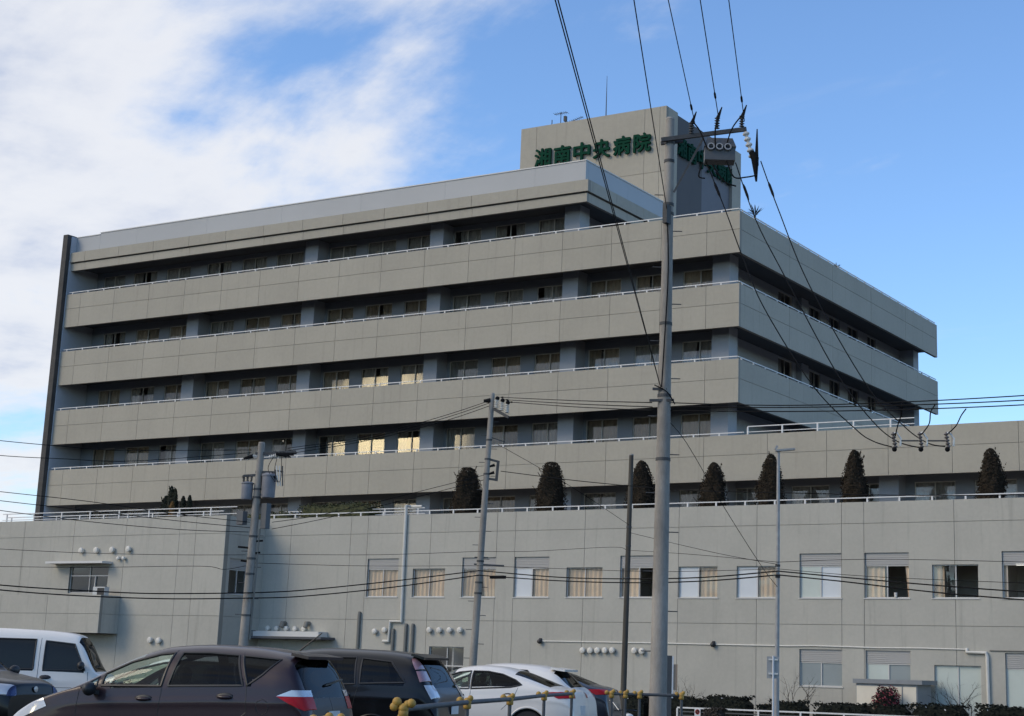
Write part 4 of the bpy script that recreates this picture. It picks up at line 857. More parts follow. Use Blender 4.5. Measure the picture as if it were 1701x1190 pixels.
WIRES=[
 ('top',0.010,[(20.22,-44.66,12.83),(22.57,-50.29,12.93),(43.31,-100.03,13.81)]),
 ('top',0.010,[(20.65,-44.44,13.09),(22.8,-49.51,13.19),(44.07,-99.68,14.18)]),
 ('top',0.010,[(21.15,-44.2,13.01),(23.34,-49.45,13.11),(44.25,-99.57,14.07)]),
 ('mid',0.009,[(19.75,-44.9,10.8),(24.37,-54.69,10.9),(41.11,-90.11,11.26)]),
 ('low',0.0065,[(19.68,-44.94,7.12),(27.98,-62.48,7.22),(36.79,-81.1,7.33)]),
 ('low',0.0065,[(19.71,-44.92,7.02),(28.13,-62.67,7.12),(36.85,-81.06,7.22)]),
 ('drop',0.012,[(20.45,-44.54,11.92),(20.96,-44.61,10.76),(21.42,-44.7,9.66),(21.93,-44.78,8.57),(22.92,-44.65,6.96),(23.78,-44.61,6.07),(24.2,-44.76,5.79),(24.63,-44.9,5.64)]),
 ('drop',0.012,[(21.01,-44.26,11.89),(21.54,-44.38,10.56),(22.18,-44.45,9.36),(23.3,-44.34,7.23),(24.06,-44.4,6.23),(24.6,-44.56,5.8),(25.1,-44.73,5.63)]),
 ('drop',0.012,[(21.49,-44.04,11.92),(21.95,-44.19,10.81),(22.68,-44.24,9.08),(23.84,-44.13,6.99),(24.6,-44.2,6.15),(25.13,-44.37,5.77),(25.55,-44.58,5.65)]),
 ('spanl',0.012,[(4.57,-28.39,10.35),(12.3,-36.27,8.57),(19.35,-44.66,6.82)]),
 ('spanr',0.011,[(19.86,-44.85,6.76),(22.53,-45.21,6.5),(25.17,-45.77,6.33),(27.62,-46.56,6.18),(29.82,-47.57,6.03)]),
 ('spanl',0.012,[(4.71,-28.3,10.27),(12.3,-36.27,8.48),(19.36,-44.66,6.73)]),
 ('spanr',0.011,[(19.86,-44.84,6.68),(22.53,-45.21,6.46),(25.17,-45.77,6.27),(27.61,-46.56,6.1),(29.82,-47.57,5.95)]),
 ('spanl',0.012,[(4.85,-28.21,10.2),(12.3,-36.26,8.4),(19.36,-44.66,6.66)]),
 ('spanr',0.011,[(19.86,-44.84,6.6),(22.53,-45.21,6.38),(25.17,-45.77,6.19),(27.61,-46.56,6.02),(29.81,-47.57,5.87)]),
 ('lead',0.012,[(24.69,-44.88,5.85),(24.83,-45.11,6.03),(24.98,-45.34,6.18),(25.09,-45.58,6.35)]),
 ('lead',0.012,[(25.15,-44.72,5.88),(25.41,-45.05,6.02),(25.57,-45.42,6.17),(25.77,-45.77,6.24)]),
 ('lead',0.012,[(25.61,-44.56,5.9),(25.91,-45.02,5.96),(26.17,-45.5,6.07),(26.41,-45.98,6.1)]),
 ('p23',0.0105,[(4.31,-28.57,10.21),(4.18,-30.19,9.61),(3.91,-31.93,8.99),(3.28,-34.0,8.28),(2.4,-36.37,7.67)]),
 ('p23',0.0105,[(4.31,-28.57,10.13),(4.18,-30.18,9.53),(3.91,-31.93,8.91),(3.28,-34.0,8.21),(2.4,-36.36,7.6)]),
 ('p23',0.0105,[(4.32,-28.57,10.03),(4.19,-30.18,9.43),(3.92,-31.93,8.82),(3.28,-34.0,8.14),(2.41,-36.36,7.5)]),
 ('p23b',0.0105,[(4.3,-28.58,7.7),(3.33,-30.8,6.95),(2.6,-32.94,6.28),(2.26,-34.84,5.77),(2.17,-36.57,5.44)]),
 ('p23b',0.0105,[(4.3,-28.58,7.54),(3.34,-30.8,6.79),(2.6,-32.94,6.13),(2.27,-34.83,5.63),(2.18,-36.56,5.24)]),
 ('left',0.0105,[(1.61,-37.07,7.56),(-0.34,-40.4,7.21),(-0.71,-42.28,7.1),(-0.96,-44.12,7.02),(-1.56,-46.51,7.0)]),
 ('left',0.0105,[(1.61,-37.07,7.48),(-0.1,-40.14,6.92),(-0.68,-42.25,6.75),(-0.94,-44.09,6.62),(-1.53,-46.47,6.58)]),
 ('left2',0.0105,[(1.69,-37.0,5.41),(0.93,-39.09,5.46),(-0.02,-41.52,5.6),(-0.87,-44.01,5.65),(-1.47,-46.39,5.68)]),
 ('left2',0.0105,[(1.7,-36.99,5.25),(0.94,-39.08,5.27),(-0.01,-41.5,5.35),(-0.86,-44.0,5.41),(-1.46,-46.37,5.49)]),
 ('left2',0.0105,[(1.68,-37.01,5.12),(0.96,-39.07,5.03),(-0.04,-41.54,5.05),(-0.84,-43.98,5.15),(-1.45,-46.35,5.28)]),
 ('left3',0.008,[(1.65,-37.03,4.45),(1.0,-39.02,4.31),(0.01,-41.48,4.19),(-0.78,-43.9,4.13),(-1.37,-46.25,4.1)]),
 ('left3',0.008,[(1.67,-37.02,4.13),(1.76,-38.02,3.96),(1.82,-39.07,3.98),(0.33,-41.73,3.78),(-0.59,-43.99,3.66),(-1.33,-46.2,3.57)]),
 ('tel',0.019,[(-2.11,-45.57,3.35),(-1.23,-43.39,3.21),(-0.5,-41.53,3.18),(0.46,-39.53,3.19),(1.91,-37.2,3.33)]),
 ('tel',0.019,[(-2.1,-45.56,3.23),(-1.22,-43.38,3.08),(-0.39,-41.4,3.03),(0.82,-39.17,3.06),(1.91,-37.2,3.18)]),
 ('tel2',0.019,[(1.91,-37.2,3.33),(2.02,-34.88,3.53),(3.12,-31.86,3.98),(4.42,-28.86,4.5)]),
 ('tel2',0.019,[(1.91,-37.2,3.18),(2.03,-34.88,3.35),(3.13,-31.85,3.79),(4.41,-28.87,4.35)]),
 ('tel3',0.019,[(4.42,-28.86,4.5),(7.95,-29.52,4.23),(11.12,-30.53,4.11),(14.14,-31.73,4.07),(17.03,-33.1,4.14)]),
 ('tel3',0.019,[(4.41,-28.87,4.35),(7.95,-29.52,4.12),(11.28,-30.44,4.0),(14.29,-31.66,3.98),(17.03,-33.1,4.04)]),
 ('tel4',0.019,[(17.03,-33.1,4.14),(19.16,-33.77,3.93),(21.78,-34.35,3.69),(24.26,-35.09,3.49),(26.55,-36.0,3.35)]),
 ('tel4',0.019,[(17.03,-33.1,4.04),(19.16,-33.77,3.82),(21.78,-34.35,3.52),(24.26,-35.09,3.3),(26.54,-36.0,3.11)]),
 ('thin',0.008,[(1.68,-37.01,4.22),(2.78,-32.99,4.39),(4.41,-28.87,4.66)]),
 ('thin',0.008,[(4.43,-28.86,4.66),(8.37,-30.23,4.45),(12.68,-31.56,4.25),(17.03,-33.1,4.2)]),
 ('thin',0.008,[(17.03,-33.1,4.2),(20.05,-33.94,3.93),(24.14,-34.62,3.72),(26.56,-36.0,3.58)]),
 ('slack',0.008,[(1.68,-37.01,4.47),(3.25,-33.62,4.68),(3.78,-31.24,4.89),(4.41,-28.87,5.13)]),
 ('slack',0.008,[(4.41,-28.87,5.13),(4.56,-26.05,5.34),(5.82,-22.63,5.73),(5.18,-20.39,5.82)]),
 ('slack',0.008,[(5.24,-20.36,5.8),(11.15,-26.66,5.12),(17.03,-33.1,4.38)]),
 ('slack',0.008,[(17.03,-33.1,4.38),(20.06,-33.94,4.37),(24.15,-34.62,4.22),(26.58,-35.99,4.05)]),
 ('svc',0.014,[(4.73,-28.29,7.84),(7.88,-28.49,7.39),(10.97,-28.86,7.02),(13.3,-29.74,6.76),(16.02,-30.52,6.55),(19.82,-30.99,6.32),(23.4,-31.79,6.15),(25.97,-33.05,6.0)]),
 ('diag',0.008,[(4.6,-28.38,8.75),(4.83,-25.64,8.14),(4.88,-23.07,7.59),(5.26,-20.35,6.74)]),
 ('diag',0.008,[(5.29,-20.33,6.45),(9.34,-24.47,5.67),(13.24,-28.73,4.95),(17.01,-33.11,4.32)]),
 ('guy',0.008,[(19.75,-44.9,6.5),(18.82,-42.06,6.36),(18.25,-39.04,5.31),(17.82,-35.98,4.14),(17.02,-33.11,3.72)]),
]
seen = {}
ORD = {1: ('',), 2: ('upper ', 'lower '), 3: ('first ', 'second ', 'third '), 4: ('', '', '', '')}
tot = {}
for kd, r, pts in WIRES: tot[kd] = tot.get(kd, 0) + 1
WNAME = {'top': ('inner ', 'middle ', 'outer '), 'drop': ('inner ', 'middle ', 'outer '), 'lead': ('inner ', 'middle ', 'outer '), 'p23': ('upper ', 'middle ', 'lower '), 'left2': ('upper ', 'middle ', 'lower '), 'spanl': ('upper ', 'middle ', 'lower '), 'spanr': ('upper ', 'middle ', 'lower ')}
TAIL = {'slack': (', from transformer pole to slim pole', ', from slim pole to old brown pole', ', from old brown pole to street lamp', ', beyond the street lamp'), 'thin': (', from transformer pole to slim pole', ', from slim pole to street lamp', ', beyond the street lamp'), 'diag': (', ending at the old brown pole', ', ending at the street lamp')}
for kd, r, pts in WIRES:
    ki = seen.get(kd, 0); seen[kd] = ki + 1
    def onward(p, q, n=70): d = Vector((p[0] - q[0], p[1] - q[1], 0)).normalized(); return (p[0] + d.x * n, p[1] + d.y * n, p[2] + 0.3)
    if kd in ('spanr', 'tel4', 'svc', 'left', 'left2', 'left3') or (kd == 'thin' and ki == 2) or (kd == 'slack' and ki == 3): ahead, back = [onward(pts[-1], pts[-2])], []     # on to the next pole
    else: ahead, back = [], []
    if kd == 'tel': back = [onward(pts[0], pts[1])]
    lab = (TAIL.get(kd) and WLAB[kd][0].split(' before')[0].split(' slanting')[0].split(' just')[0] + TAIL[kd][ki]) or (('' if kd == 'low' else WNAME.get(kd, ORD[tot[kd]])[ki]) + WLAB[kd][0])
    t = tag(MB().tube(back + smooth_path(pts, 8 if len(pts) > 2 else 1) + ahead, r, 6).build('overhead_wire', M_WIRE, smooth=True), lab, 'wire', WLAB[kd][1])
    if kd in ('top', 'drop', 'spanl'):      # sleeves on the line
        P0, P1 = Vector(pts[0]), Vector(pts[1]); d = (P1 - P0).normalized(); q = P0 + d * (0.55 if kd != 'spanr' else 2.9)
        MB().tube([q, q + d * 0.08, q + d * 0.3, q + d * 0.4], [r, r * 2.4, r * 2.4, r], 7).build('sleeve', M_WIRE, t)
# ------------------------------------------------------------------ cars
def pchip(pts):
    xs = [p[0] for p in pts]; ys = [p[1] for p in pts]; n = len(xs); h = [xs[i + 1] - xs[i] for i in range(n - 1)]; dl = [(ys[i + 1] - ys[i]) / h[i] for i in range(n - 1)]
    d = [0.0] * n; d[0] = dl[0]; d[-1] = dl[-1]
    for i in range(1, n - 1):
        if dl[i - 1] * dl[i] > 0: w1 = 2 * h[i] + h[i - 1]; w2 = h[i] + 2 * h[i - 1]; d[i] = (w1 + w2) / (w1 / dl[i - 1] + w2 / dl[i])
    def f(x):
        if x <= xs[0]: return ys[0]
        if x >= xs[-1]: return ys[-1]
        i = 0
        while x > xs[i + 1]: i += 1
        t = (x - xs[i]) / h[i]; t2, t3 = t * t, t * t * t
        return ys[i] * (2 * t3 - 3 * t2 + 1) + h[i] * d[i] * (t3 - 2 * t2 + t) + ys[i + 1] * (-2 * t3 + 3 * t2) + h[i] * d[i + 1] * (t3 - t2)
    return f
def inpoly(x, z, poly):
    c = False; n = len(poly); j = n - 1
    for i in range(n):
        xi, zi = poly[i]; xj, zj = poly[j]
        if (zi > z) != (zj > z) and x < (xj - xi) * (z - zi) / (zj - zi) + xi: c = not c
        j = i
    return c
M_TYRE = mat('tyre_rubber', (0.022, 0.022, 0.024), 0.85, var=0.2, vscale=10)
M_RIM = mat('alloy_rim', (0.42, 0.43, 0.45), 0.3, 0.8)
M_TRIM = mat('rubber_trim', (0.018, 0.018, 0.019), 0.45)
M_CGLASS = glass('car_glass', (0.86, 0.94, 0.88), 0.8)
M_CGLASSD = glass('car_glass_privacy', (0.10, 0.11, 0.11), 0.45)
M_TAILR = mat('tail_lamp_red', (0.40, 0.005, 0.010), 0.35, coat=0.15, spec=0.2)
M_TAILW = mat('lamp_clear', (0.55, 0.56, 0.58), 0.12, 0.3, coat=1.0)
M_TAILP = mat('tail_lamp_smoked', (0.34, 0.19, 0.20), 0.12, coat=1.0)
M_SEAT = mat('seat_fabric', (0.05, 0.05, 0.052), 0.9)
M_PLATE = mat('number_plate', (0.62, 0.63, 0.64), 0.4)
def paint(name, col, metal=0.0, rough=0.35, coat=0.45): return mat(name, col, rough, metal, coat=coat, spec=0.3, var=0.05, vscale=1.0)
def car(name, label, S, pos, fwd, pm, cat='car', grp='cars in the car park'):
    L, W, Hh = S['L'], S['W'], S['H']; T = pchip(S['top']); B = pchip(S['belt']); n = S.get('n', 3.2); th = S.get('tumble', 0.2)
    wheels = S['wheels']; wr = S.get('wr', 0.31)
    zbelt = B(L * 0.55)
    af, ar, lf, lr = S.get('af', 0.2), S.get('ar', 0.12), S.get('lf', 0.7), S.get('lr', 0.5)
    def wd(x): return W / 2 * (1 - af * max(0, 1 - x / lf) ** 2.2 - ar * max(0, 1 - (L - x) / lr) ** 2.2)
    def zs(x): return 0.2 + 0.16 * max(0, 1 - x / 0.6) ** 2 + 0.16 * max(0, 1 - (L - x) / 0.6) ** 2
    def zbf(x): return min(B(x), T(x) - 0.03)
    def sec(x, j, m1, m2):
        zb, t, w, z0 = zbf(x), T(x), wd(x), zs(x)
        if j <= m1:
            s = j / m1; z = z0 + (zb - z0) * s
            y = w * (1 - 0.10 * ((0.62 - s) / 0.62) ** 2) if s < 0.62 else w * (1 - 0.025 * ((s - 0.62) / 0.38) ** 2)
            y += 0.012 * math.exp(-((s - 0.80) / 0.05) ** 2) * min(1, max(0, (x - 0.6) / 0.8)) 
            return (y, z)
        ph = (j - m1) / m2 * math.pi / 2; cp, sp = max(0.0, math.cos(ph)), math.sin(ph)
        z = zb + (t - zb) * sp ** (2 / n); y = 0.975 * w * cp ** (2 / n) * (1 - th * max(0, z - zb) / max(0.3, Hh - zbelt))
        return (y, z)
    def ysurf(x, z):
        zb, t, w, z0 = zbf(x), T(x), wd(x), zs(x)
        if z <= zb:
            s = max(0, (z - z0) / (zb - z0)); y = w * (1 - 0.10 * ((0.62 - s) / 0.62) ** 2) if s < 0.62 else w * (1 - 0.025 * ((s - 0.62) / 0.38) ** 2)
            return y + 0.012 * math.exp(-((s - 0.80) / 0.05) ** 2) * min(1, max(0, (x - 0.6) / 0.8))
        q = min(1.0, (z - zb) / max(1e-4, t - zb)); return 0.975 * w * max(0.0, 1 - q ** n) ** (1 / n) * (1 - th * (z - zb) / max(0.3, Hh - zbelt))
    ex = empty(name, pos, math.atan2(-fwd.y, -fwd.x)); tag(ex, label, cat, grp)
    # stations spread along the outline so that steep ends stay smooth
    raw = [k * L / 900 for k in range(901)]; acc = [0.0]
    for k in range(900): acc.append(acc[-1] + math.hypot(raw[k + 1] - raw[k], 1.0 * (T(raw[k + 1]) - T(raw[k]))))
    N = S.get('N', 190); st = []; k = 0
    for i in range(N + 1):
        a = acc[-1] * i / N
        while k < 899 and acc[k + 1] < a: k += 1
        st.append(raw[k] + (raw[k + 1] - raw[k]) * (a - acc[k]) / max(1e-9, acc[k + 1] - acc[k]))
    m1, m2 = 24, 30; m = m1 + m2
    G = [[(x, *sec(x, j, m1, m2)) for j in range(m + 1)] for x in st]
    groups = {}
    pats = S['patches']                     # (name, material, polygon, mode, trim)
    for i in range(N):
        for j in range(m):
            q = (G[i][j], G[i + 1][j], G[i + 1][j + 1], G[i][j + 1]); cx = sum(p[0] for p in q) / 4; cy = sum(p[1] for p in q) / 4; cz = sum(p[2] for p in q) / 4
            a = Vector(q[2]) - Vector(q[0]); b = Vector(q[3]) - Vector(q[1]); nr = a.cross(b)
            if nr.length < 1e-9: continue
            nr.normalize(); ny = abs(nr.y)
            if any((cx - wx) ** 2 + (cz - wr) ** 2 < (wr + 0.055) ** 2 for wx in wheels) and ny > 0.4: continue
            key = None
            for k, (pn, pmn, poly, mode, tr) in enumerate(pats):
                if mode == 'side' and ny > 0.32 and inpoly(cx, cz, poly): key = k; break
                if mode == 'top' and poly[0] < cx < poly[1] and cz > zbf(cx) + poly[2] and cy < poly[3] * wd(cx) * (1 - th * max(0, cz - zbf(cx)) / max(0.3, Hh - zbelt)): key = k; break
            groups.setdefault(key, []).append((i, j))
    def mk(cells, sides, nm, mt, par, off=0.0):
        mb = MB()
        for sd in sides:
            idx = {}
            def vv(i, j):
                if (i, j) not in idx:
                    p = G[i][j]; idx[(i, j)] = len(mb.v); mb.v.append((p[0] - L / 2, sd * (p[1] + off), p[2]))
                return idx[(i, j)]
            for i, j in cells:
                f = (vv(i, j), vv(i + 1, j), vv(i + 1, j + 1), vv(i, j + 1)); mb.f.append(f if sd < 0 else f[::-1])
        return mb.build(nm, mt, par, smooth='auto')
    body = mk(groups.get(None, []), (-1, 1), 'body', pm, ex)
    # front and rear closing faces
    for xi, nm in ((0, 'front_bumper'), (N, 'rear_bumper')):
        mb = MB()
        for j in range(m):
            a, b = G[xi][j], G[xi][j + 1]; mb.add([(a[0] - L / 2, -a[1], a[2]), (a[0] - L / 2, a[1], a[2]), (b[0] - L / 2, b[1], b[2]), (b[0] - L / 2, -b[1], b[2])], [(0, 1, 2, 3)])
        mb.build(nm, pm, ex)
    MB().box(-L / 2 + 0.15, L / 2 - 0.15, -W / 2 + 0.2, W / 2 - 0.2, 0.18, 0.3).build('underbody', M_BLACK, ex)
    for wx in wheels: MB().lathe([(wr + 0.06, 0), (wr + 0.06, W - 0.3)], (wx - L / 2, -W / 2 + 0.15, wr), (0, 1, 0), 20).build('wheel_housing', M_BLACK, ex)
    def path(poly, closed=True, step=0.04):
        out = []; pp = poly + [poly[0]] if closed else poly
        for a, b in zip(pp, pp[1:]):
            k = max(1, int(math.hypot(b[0] - a[0], b[1] - a[1]) / step))
            for i in range(k): out.append((a[0] + (b[0] - a[0]) * i / k, a[1] + (b[1] - a[1]) * i / k))
        out.append(pp[-1]); return out
    objs = {}
    for k, (pn, pmn, poly, mode, tr) in enumerate(pats):
        if mode == 'corner':            # lamp lenses: a smooth shell laid over the body
            z0_, z1_ = min(p[1] for p in poly), max(p[1] for p in poly); rows = []; yl = S.get('corner_y', 0.55) * W / 2
            for a in range(15):
                z = z0_ + (z1_ - z0_) * (0.004 + 0.992 * a / 14); xs_ = []
                for (xa, za), (xb, zb_) in zip(poly, poly[1:] + poly[:1]):
                    if (za > z) != (zb_ > z): xs_.append(xa + (xb - xa) * (z - za) / (zb_ - za))
                if len(xs_) < 2: continue
                xa, xb = min(xs_), max(xs_)
                ok = [xa + (xb - xa) * q / 400 for q in range(401)]; ok = [x for x in ok if T(x) > z + 0.004 and ysurf(x, z) > yl]
                if len(ok) < 3: continue
                rows.append([(ok[0] + (ok[-1] - ok[0]) * q / 16, z) for q in range(17)])
            for sd in (-1, 1):
                mb = MB()
                for rw in rows: mb.v += [(x - L / 2 + (0.007 if x > L / 2 else -0.007), sd * (ysurf(x, z) + 0.007), z) for x, z in rw]
                for a in range(len(rows) - 1):
                    for q in range(16): b_ = a * 17 + q; mb.f.append((b_, b_ + 1, b_ + 18, b_ + 17))
                if mb.f: mb.build(pn, pmn, ex, smooth=True)
            continue
        if k not in groups: continue
        for sd in ((-1, 1) if mode != 'top' else (0,)):
            o = mk(groups[k], (sd,) if sd else (-1, 1), pn, pmn or pm, ex, -0.006 if 'glass' in (pmn or pm).name else 0.004 if pmn else 0.0)
            objs[(pn, sd)] = o
            if tr and mode == 'side':
                pts = [(x - L / 2, sd * (ysurf(x, z) + 0.001), z) for x, z in path(poly)]
                MB().tube(pts, tr, 5).build('window_trim' if 'glass' in (pmn or pm).name else 'seam', M_TRIM, o)
    for wx in wheels:
        for sd in (-1, 1):
            pts = []
            for k in range(25):
                a = math.pi * (-0.12 + 1.24 * k / 24); x = wx + (wr + 0.055) * math.cos(a); z = wr + (wr + 0.055) * math.sin(a)
                if z > zs(x): pts.append((x - L / 2, sd * (ysurf(x, z) - 0.004), z))
            MB().tube(pts, 0.022, 6).build('arch_lip', pm, ex, smooth=True)
    for a in S.get('seams', ()):
        for sd in (-1, 1): MB().tube([(x - L / 2, sd * (ysurf(x, z) - 0.001), z) for x, z in path(a, False)], 0.005, 4).build('seam', M_TRIM, ex)
    for hx, hz in S.get('handles', ()):
        for sd in (-1, 1):
            y = ysurf(hx, hz); par = objs.get(('door', sd), ex)
            MB().ball((hx - L / 2, sd * (y + 0.018), hz), 0.1, 10, 6, (1.0, 0.28, 0.24)).build('door_handle', S.get('hm') or pm, ex, smooth=True)
            MB().ball((hx - L / 2, sd * (y - 0.004), hz), 0.12, 10, 6, (1.0, 0.12, 0.42)).build('handle_recess', M_TRIM, ex, smooth=True)
    for mx, mz in S.get('mirrors', ()):
        for sd in (-1, 1):
            y = ysurf(mx + 0.1, mz); MB().ball((mx - L / 2, sd * (y + 0.13), mz), 0.115, 12, 8, (0.62, 1.0, 0.72)).build('wing_mirror', S.get('mm') or M_BLACK, ex, smooth=True); MB().bar((mx + 0.05 - L / 2, sd * (y - 0.04), mz - 0.05), (mx - L / 2, sd * (y + 0.08), mz - 0.03), 0.07, 0.05).build('mirror_stalk', M_BLACK, ex)
    # wheels
    proto = None
    for wx in wheels:
        for sd in (-1, 1):
            if proto is None:
                proto = MB().lathe([(wr * 0.62, -0.1), (wr * 0.9, -0.1), (wr * 0.98, -0.07), (wr, -0.04), (wr, 0.04), (wr * 0.98, 0.07), (wr * 0.9, 0.1), (wr * 0.62, 0.1)], (0, 0, 0), (0, 1, 0), 30).build('wheel', M_TYRE, ex, smooth='auto')
                r = MB(); r.lathe([(wr * 0.62, -0.09), (wr * 0.66, -0.1), (wr * 0.62, -0.07), (wr * 0.58, 0.02), (0.01, 0.03)], (0, 0, 0), (0, 1, 0), 26)
                r.build('rim_well', M_BLACK, proto, smooth='auto'); r = MB(); r.lathe([(wr * 0.6, -0.085), (wr * 0.67, -0.106), (wr * 0.665, -0.09), (wr * 0.6, -0.07)], (0, 0, 0), (0, 1, 0), 26)
                for k in range(10):
                    a = 6.283 * k / 10; c_, s_ = math.cos(a), math.sin(a); r.bar((0.03 * c_, -0.075, 0.03 * s_), (wr * 0.63 * c_, -0.09, wr * 0.63 * s_), 0.035, 0.02, Vector((0, 1, 0)))
                r.lathe([(0.05, -0.1), (0.045, -0.105), (0, -0.105)], (0, 0, 0), (0, 1, 0), 14); r.build('rim', M_RIM, proto, smooth='auto'); w_ = proto
            else: w_ = copy_tree(proto, ex)
            w_.location = (wx - L / 2, sd * (W / 2 - 0.12), wr); w_.rotation_euler = (0, 0, 0 if sd < 0 else math.pi)
    # cabin
    s = MB(); fs = S.get('seat_x', L * 0.47)
    for sd in (-1, 1):
        y = sd * W * 0.22
        s.box(fs - L / 2 - 0.25, fs - L / 2 + 0.25, y - 0.25, y + 0.25, 0.35, 0.55); s.bar((fs + 0.2 - L / 2, y, 0.5), (fs + 0.38 - L / 2, y, 1.1), 0.46, 0.14, Vector((1, 0, 0))); s.ball((fs + 0.42 - L / 2, y, 1.2), 0.13, 10, 6, (0.5, 1, 0.8))
        s.ball((fs + 1.25 - L / 2, y, 1.08), 0.12, 10, 6, (0.5, 1, 0.8))
    s.box(fs + 0.75 - L / 2, fs + 1.25 - L / 2, -W * 0.38, W * 0.38, 0.35, 0.55); s.bar((fs + 1.1 - L / 2, 0, 0.5), (fs + 1.25 - L / 2, 0, 1.0), W * 0.74, 0.14, Vector((1, 0, 0)))
    s.build('seats', M_SEAT, ex)
    d = MB(); d.box(fs - 1.0 - L / 2, fs - 0.65 - L / 2, -W * 0.4, W * 0.4, 0.55, min(0.92, zbelt - 0.06)); d.build('dashboard', M_SEAT, ex)
    sw_ = MB(); sw_.tube([Vector((fs - 0.5 - L / 2 + 0.07 * math.sin(6.283 * k / 16), -W * 0.22 + 0.19 * math.cos(6.283 * k / 16), 0.92 + 0.17 * math.sin(6.283 * k / 16))) for k in range(17)], 0.018, 6); sw_.build('steering_wheel', M_BLACK, ex)
    return ex
def cf(px, d):                                   # lateral metres for a picture column at a ground distance, as a world point
    x = (px - 1009.6) * 0.976 * d / 2718.8; p = Vector((EYE.x, EYE.y, 0)) + RT * x + FW * d; return Vector((p.x, p.y, 0))
def heading(deg, right=False):
    a = math.radians(deg); return (RT * math.cos(a) + FW * math.sin(a)) if right else (-RT * math.cos(a) + FW * math.sin(a))
P_MAROON = paint('paint_maroon', (0.026, 0.014, 0.019), 0.2, 0.4); P_BLACK = paint('paint_black', (0.003, 0.0033, 0.004), 0.0, 0.3, 0.2)
P_WHITE = paint('paint_white', (0.80, 0.755, 0.69)); P_GREY = paint('paint_blue_grey', (0.045, 0.055, 0.075), 0.4, 0.3)
HATCH = dict(L=3.99, W=1.70, H=1.585, N=220, wheels=(0.78, 3.30), wr=0.30, n=3.6, tumble=0.2, corner_y=0.6,
  top=[(0, 0.60), (0.06, 0.72), (0.3, 0.84), (0.62, 0.95), (0.86, 1.03), (1.3, 1.29), (1.68, 1.475), (2.0, 1.555), (2.5, 1.585), (3.0, 1.572), (3.4, 1.53), (3.66, 1.475), (3.72, 1.40), (3.84, 1.14), (3.92, 0.96), (3.97, 0.80), (3.985, 0.62), (3.99, 0.45)],
  belt=[(0, 0.5), (0.5, 0.86), (1.0, 1.0), (2.0, 1.055), (3.2, 1.10), (3.7, 1.10), (3.95, 0.75), (3.99, 0.4)],
  patches=[('front_quarter_window', M_CGLASS, [(1.03, 1.03), (1.24, 1.045), (1.24, 1.16)], 'side', 0.012),
    ('front_window', M_CGLASS, [(1.30, 1.06), (1.31, 1.20), (1.60, 1.345), (1.95, 1.445), (2.13, 1.465), (2.08, 1.075)], 'side', 0.016),
    ('rear_window', M_CGLASSD, [(2.17, 1.08), (2.24, 1.47), (2.60, 1.475), (2.98, 1.455), (3.13, 1.11)], 'side', 0.016),
    ('quarter_window', M_CGLASSD, [(3.04, 1.455), (3.52, 1.42), (3.35, 1.24), (3.19, 1.115)], 'side', 0.014),
    ('windscreen', M_CGLASS, (0.95, 1.72, 0.05, 0.80), 'top', 0), ('rear_screen', M_CGLASSD, (3.69, 3.91, -0.4, 0.86), 'top', 0), ('hatch_garnish', M_TRIM, (3.91, 3.985, -0.3, 0.8), 'top', 0),
    ('tail_lamp_top', M_TAILW, [(3.56, 1.00), (3.74, 1.075), (3.99, 1.08), (3.99, 1.00)], 'corner', 0), ('tail_lamp', M_TAILR, [(3.56, 1.00), (3.99, 1.00), (3.99, 0.845), (3.90, 0.84), (3.74, 0.91)], 'corner', 0),
    ('headlamp', M_TAILW, [(0.0, 0.62), (0.1, 0.72), (0.55, 0.90), (0.62, 0.80), (0.2, 0.62)], 'corner', 0),
    ('door', None, [(1.0, 1.02), (0.98, 0.32), (2.02, 0.26), (2.10, 1.10), (2.12, 1.5), (1.95, 1.47), (1.55, 1.35), (1.28, 1.19)], 'side', 0), ('door', None, [(2.12, 1.5), (2.10, 1.10), (2.05, 0.26), (2.86, 0.26), (2.98, 0.62), (3.2, 0.80), (3.17, 1.12), (3.0, 1.49)], 'side', 0)],
  seams=[[(1.02, 1.0), (0.98, 0.32)], [(2.14, 1.50), (2.10, 1.08), (2.04, 0.26)], [(3.02, 1.49), (3.18, 1.10), (3.2, 0.80), (2.98, 0.62)], [(3.40, 0.96), (3.46, 0.93), (3.48, 0.87), (3.46, 0.81), (3.40, 0.78), (3.34, 0.81), (3.32, 0.87), (3.34, 0.93), (3.40, 0.96)]],
  handles=[(1.88, 0.92), (2.92, 0.97)], mirrors=[(1.22, 1.02)], seat_x=1.75)
TH = 12
def park(name, label, S, rear_px, d, pm, deg=TH, **k):
    f = heading(deg); r = cf(rear_px, d); return car(name, label, S, r + f * (S['L'] / 2), f, pm, **k)
mar = park('parked_car', 'dark maroon hatchback with red and clear tail lamps behind the yellow jointed fence', HATCH, 578, 20.6, P_MAROON)
def on_car(c, mb, name, m): return mb.build(name, m, c)
on_car(mar, MB().box(1.985, 2.0, -0.17, 0.17, 0.66, 0.83), 'number_plate', M_PLATE)
on_car(mar, MB().tube([(1.45, 0.1, 1.54), (1.72, 0.12, 1.76)], [0.012, 0.006], 6), 'aerial', M_BLACK)
on_car(mar, MB().bar((1.62, 0, 1.49), (1.84, 0, 1.452), 1.16, 0.035), 'spoiler', P_MAROON)
on_car(mar, MB().bar((1.86, -0.05, 1.13), (1.90, 0.42, 1.2), 0.03, 0.02), 'rear_wiper', M_BLACK)
WHATCH = dict(HATCH); 
